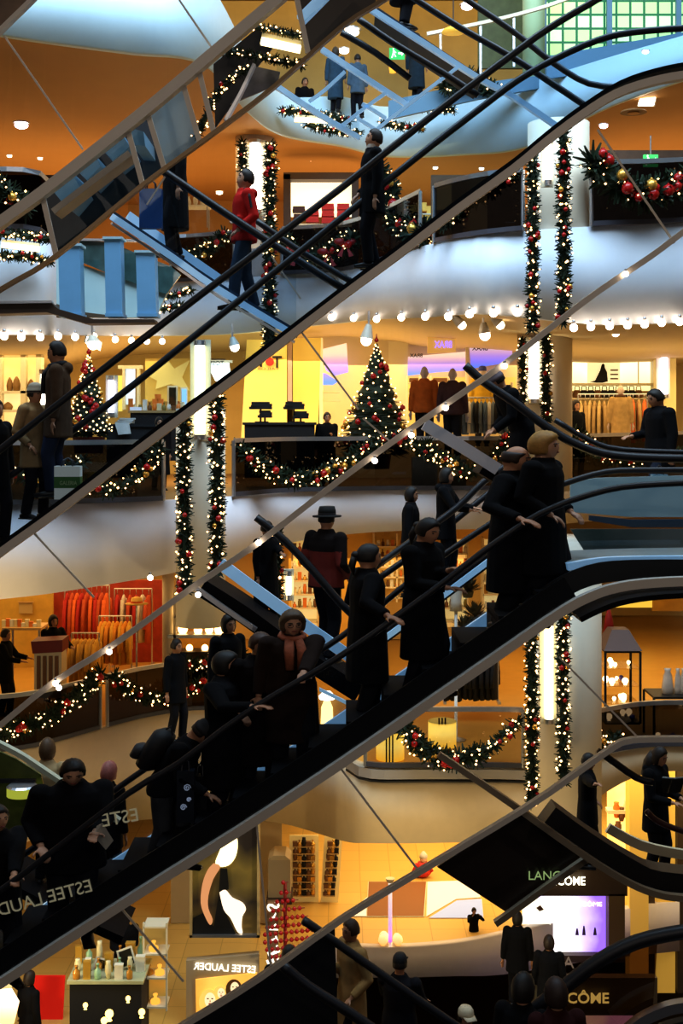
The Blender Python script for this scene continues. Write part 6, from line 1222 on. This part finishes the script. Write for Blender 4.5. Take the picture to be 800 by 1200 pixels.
def mannequin(label, px, ptop, Y, zf, cc, h=1.8, face=170, coat='short', leg=(.012, .01, .012), **k):
    o = person(label, px, ptop, Y, h, face, coat=coat, cc=cc, hair=None, skin=MANQ, leg=leg, cat='mannequin', name='mannequin', group='shop mannequins', **k)
    q = MB(); f = o.matrix_world.translation; q.span((f.x-.25, f.y-.2, zf), (f.x+.25, f.y+.2, f.z)); q.span((f.x-.28, f.y-.23, zf), (f.x+.28, f.y+.23, zf+.05)); p = q.build('plinth', CREAM); tag(p, 'cream plinth under the '+label.split(' below')[0].split(' nearest')[0].split(' at')[0], 'plinth', 'mannequin plinths'); return o
mannequin('mannequin in an orange sweater below the hanging mirrored sign', 497, 430, 25.6, L2+.02, (.42, .095, .012))
mannequin('mannequin in a dark plum jacket nearest the bending shopper', 530, 432, 25.4, L2+.02, (.075, .035, .035))
mannequin('mannequin in a yellow top and blue cap at the rack of grey shirts', 565, 430, 29, L2+.02, (.55, .33, .03), hat='cap', hatc=(.06, .07, .30))
mannequin('mannequin in a beige coat with brown fur collar at the rack of beige coats', 727, 452, 30.2, L2+.02, (.40, .26, .11), coat='long', scarf=(.10, .04, .015))
# upper storeys
person('rider in a bright red jacket with black shoulder stripe looking up', 286, 200, 15.1, 1.66, -72, L='pocket', R=(278, 258, 14.9), coat='short', cc=(.50, .018, .014), hair='short', hc=(.02, .01, .006), pitch=-14, skin=SKIN2, leg=(.03, .05, .08), stride=.16, hood=True)
person('rider in a long black coat carrying a dark blue bag, head hidden from view', 205, 142, 15.4, 1.66, -70, L='down', R='down', coat='long', hair='short')
person('man in a black suit and white collar gazing upward on the glass sided escalator', 436, 153, 13.3, 1.44, -80, L='down', R='pocket', coat='mid', hair='short', hc=(.018, .010, .006), pitch=-16, skin=SKIN2, scarf=None, w=1.1)
BC = (.05, .09, .13)
person('shopper in a long blue grey coat behind the blue frames, left of a pair', 393, 56, 28.6, 1.45, 160, coat='long', cc=BC, hair='bob', hc=(.05, .04, .03))
person('shopper in a shorter blue grey coat behind the blue frames, right one of a pair', 419, 64, 28.2, 1.40, 200, coat='mid', cc=(.10, .14, .18), hair='short')
person('shopper in a dark coat beside the green exit sign in the top storey', 488, 40, 28.2, 1.52, 150, coat='long', cc=(.02, .035, .05), hair='bob')
person('person in a dark coat at the very top whose coat hem alone shows', 473, -120, 15.4, 1.60, 120, coat='long', cc=(.015, .02, .03), hair='short')
person('distant dark head and shoulders left of the blue frames', 357, 92, 31, 1.55, 20, coat='mid', hair='short')
# lower right and ground
person('woman with long dark hair in a hooded jacket reading a book at the lower right', 768, 875, 15.4, 1.62, 50, L='hold', R='hold', coat='mid', hair='long', hc=(.02, .01, .006), pitch=16, hood=True)
person('man in a black suit holding the rail left of the woman with the book', 688, 884, 16.6, 1.46, 80, R=(735, 940, 14.4), L='pocket', coat='mid', hair='short', w=1.2)
person('man in a tan trench coat facing left in front of the grey parapet', 412, 1079, 14.9, 1.76, -60, L='pocket', R='chest', coat='long', cc=(.40, .24, .09), hair='short', hc=(.06, .03, .015))
person('person in a black cap and black vest with pale sleeves leaning on the lower rail', 468, 1120, 15.2, 1.62, 160, L='fwd', R='rail', coat='short', cc=(.012, .012, .016), hair='short', hat='cap', hatc=(.008, .008, .010), w=1.15)
person('person in a cream cap at the bottom edge', 545, 1181, 14.0, 1.65, 20, coat='mid', hair='short', hat='cap', hatc=(.55, .45, .30))
person('dark haired person at the bottom edge left of the glowing letters', 612, 1146, 11.0, 1.65, 150, coat='mid', hair='curly', hc=(.012, .008, .006))
person('brown haired person in red and black at the bottom edge beside the glowing letters', 652, 1152, 10.8, 1.65, 190, coat='mid', cc=(.035, .008, .008), hair='curly', hc=(.03, .012, .007))
person('crouched small dark photographer with raised arms behind the grey parapet', 555, 1064, 26.6, .92, 15, L='raise', R='raise', coat='mid', hair='short')
person('saleswoman in black with long dark hair behind the cosmetics counter', 146, 1068, 22.6, 1.68, 20, L='chest', R='hold', coat='mid', hair='long', hc=(.012, .008, .006))
person('dark shopper on the red carpet at the bottom left', 34, 1140, 21.5, 1.66, 140, coat='long', hair='bob')
person('dark haired head in front of the violet light panel, nearer its left side', 643, 1098, 21, 1.62, 170, coat='mid', hair='bob', hc=(.02, .01, .006))
person('dark haired head at the left edge of the violet light panel, half under the trim', 606, 1070, 22, 1.62, 170, coat='mid', hair='bob', hc=(.012, .008, .006))
person('dark silhouette at the foot of the black escalator flank left of the trench coat', 338, 1110, 15.4, 1.7, 160, coat='long', hair='short', w=1.3)
# ================================================================= THINGS CARRIED
def carrier(label, cx, y0, y1, wpx, Y, m, band=None, swirl=None, rz=0., name='shopping_bag'):
    c = P(cx, y1, Y); W = wpx*Y/F; H = (y1-y0)*Y/F; rt = empty(name, c, label, 'bag', None, rz); d = .12
    mb = MB(); mb.lathe((0, 0, 0), [(.7071, 0), (.7071, H)], 4, 0, 1, 1); Rz = Matrix.Rotation(math.pi/4, 3, 'Z'); mb.v = [Rz @ v for v in mb.v]; mb.v = [V(v.x*W, v.y*d, v.z) for v in mb.v]
    mb.build('bag_body', m, rt, local=True) if False else child('bag_body', mb.mesh('bag_body', m), rt)
    for s in (-1, 1):
        q = MB(); q.tube([V(-W*.22, s*d*.5, H), V(-W*.18, s*d*.3, H*1.16), V(0, s*d*.1, H*1.24), V(W*.18, s*d*.3, H*1.16), V(W*.22, s*d*.5, H)], .008, 6); child('handle', q.mesh('handle', RUBBER), rt)
    if band: q = MB(); q.span((-W*.505, -d*.51, H*.34), (W*.505, d*.51, H*.68)); child('printed_band', q.mesh('printed_band', band), rt)
    if swirl:
        q = MB()
        for (ox, oz, sc_) in ((.1, .68, .16), (-.12, .3, .14), (.2, .45, .1)): q.tube([V(W*ox+sc_*W*(1-t/16)*math.cos(t*.8)*1.4, -d*.52, H*oz+sc_*W*(1-t/16)*math.sin(t*.8)*1.4) for t in range(15)], .006, 5)
        child('printed_swirl', q.mesh('printed_swirl', swirl), rt)
    return rt
GRN = mat('bag_green', (.06, .20, .04), .5); BAGW = mat('bag_white', (.72, .74, .72), .5, em=(.7, .75, .7), es=.12)
cb_ = carrier('white carrier bag with a green band and pale lettering held by the walking man', 80, 546, 585, 30, 12.55, BAGW, GRN)
lettering('GALERIA', P(80, 566, 12.47), .17, mat('pale_green_letter', (.45, .6, .3), .5), cb_, False, None, True, height=.04)
SW = mat('swirl_white', (.45, .55, .7), .5, em=(.5, .6, .8), es=.25); BKB = mat('bag_black_blue', (.010, .014, .025), .3)
carrier('black carrier bag with white swirls held by the man with the backpack', 218, 902, 962, 20, 12.4, BKB, None, SW); carrier('plain black carrier bag right of the one with white swirls', 235, 908, 968, 16, 12.6, mat('bag_black', (.008, .008, .010), .3))
carrier('glossy dark blue carrier bag held by the rider in the long black coat', 177, 222, 268, 26, 14.9, mat('bag_blue', (.02, .07, .20), .25, em=(.02, .08, .25), es=.08)); carrier('pale blue carrier bag beside the man walking on the landing', 772, 556, 602, 18, 17.2, mat('bag_pale_blue', (.22, .38, .48), .5))
LN = lambda v: V(0, 0, .93)+Matrix.Rotation(math.radians(26), 3, 'X') @ (v-V(0, 0, .93))
bpk = empty('backpack', atperson(pp['backpacker'], (0, .2, 1.0)), 'black backpack worn by the bending man in the cap', 'backpack'); q = pp['backpacker'].matrix_world
mb = MB(); mb.lathe((0, 0, 0), [(.08, -.24), (.14, -.20), (.155, 0), (.14, .17), (.06, .23)], 14, 0, 1, .7); mb.v = [atperson(pp['backpacker'], LN(v+V(0, .235, 1.22))) for v in mb.v]; mb.build('pack', mat('backpack_black', (.008, .008, .010), .7), bpk, True)
mb = MB(); mb.lathe((0, 0, 0), [(.05, -.10), (.10, -.08), (.10, .03), (.05, .06)], 12, 0, 1, .6); mb.v = [atperson(pp['backpacker'], LN(v+V(0, .36, 1.14))) for v in mb.v]; mb.build('front_pocket', mat('backpack_grey', (.02, .02, .024), .7), bpk, True)
mb = MB(); mb.tube([atperson(pp['backpacker'], LN(V(*p))) for p in ((0, .17, 1.42), (0, .22, 1.50), (0, .26, 1.43))], .012, 6); mb.build('carry_loop', RUBBER, bpk)
ppr = MB(); ppr.add([P(113, 968, 12.05), P(120, 964, 12.05), P(133, 985, 12.1), P(124, 996, 12.08), P(110, 980, 12.03)], [(0, 1, 2, 3, 4)]); tag(ppr.build('paper_sheet', mat('paper', (.55, .52, .45), .7)), 'white folded paper held by the dark haired man looking down', 'paper')
bk = empty('book', P(786, 922, 14.8), 'dark open book held by the woman at the lower right', 'book'); 
for s in (-1, 1): MB().box(P(788+s*4, 920, 14.7), (.16, .02, .22), (.5, 0, s*.25)).build('cover', BLACK, bk); MB().box(P(788+s*4, 919, 14.72), (.145, .018, .20), (.5, 0, s*.25)).build('page_block', CREAM, bk)
cl = MB(); m_ = [o for o in bpy.data.objects if o.get('label', '').startswith('man in a black suit and white')][0]
cl.lathe((0, 0, 0), [(.062, -.03), (.060, .035)], 14, 0, 1, 1.05, False, False); cl.v = [v+V(0, -.005, 1.51) for v in cl.v]; child('shirt_collar', cl.mesh('shirt_collar', mat('collar_white', (.8, .78, .74), .6)), m_)
m2 = [o for o in bpy.data.objects if o.get('label', '').startswith('rider in a bright red')][0]
for sg in (-1, 1): q = MB(); q.tube([V(sg*.10, -.02, 1.475), V(sg*.205, 0, 1.462), V(sg*.27, .0, 1.36), V(sg*.29, .02, 1.22)], .018, 6); child('shoulder_stripe', q.mesh('shoulder_stripe', BLK2), m2)
# rear up-right escalator under the two silhouettes
ei = cross('rear escalator behind the main riders carrying the hooded woman', P(500, 700, 19.2))
rail(ei, [(440,664),(490,628),(536,594),(566,565),(610,534)], 19.0, .05); rail(ei, [(440,680),(490,645),(540,604),(580,572)], 19.9, .05)
bar(ei, 'step_band', [(445,745),(500,705),(560,660),(620,615)], 19.5, .16, .9, DARK); bar(ei, 'outer_trim', [(445,752),(500,712),(560,667),(620,622)], 18.95, .08, .08, BLUEGLOWSTEEL)
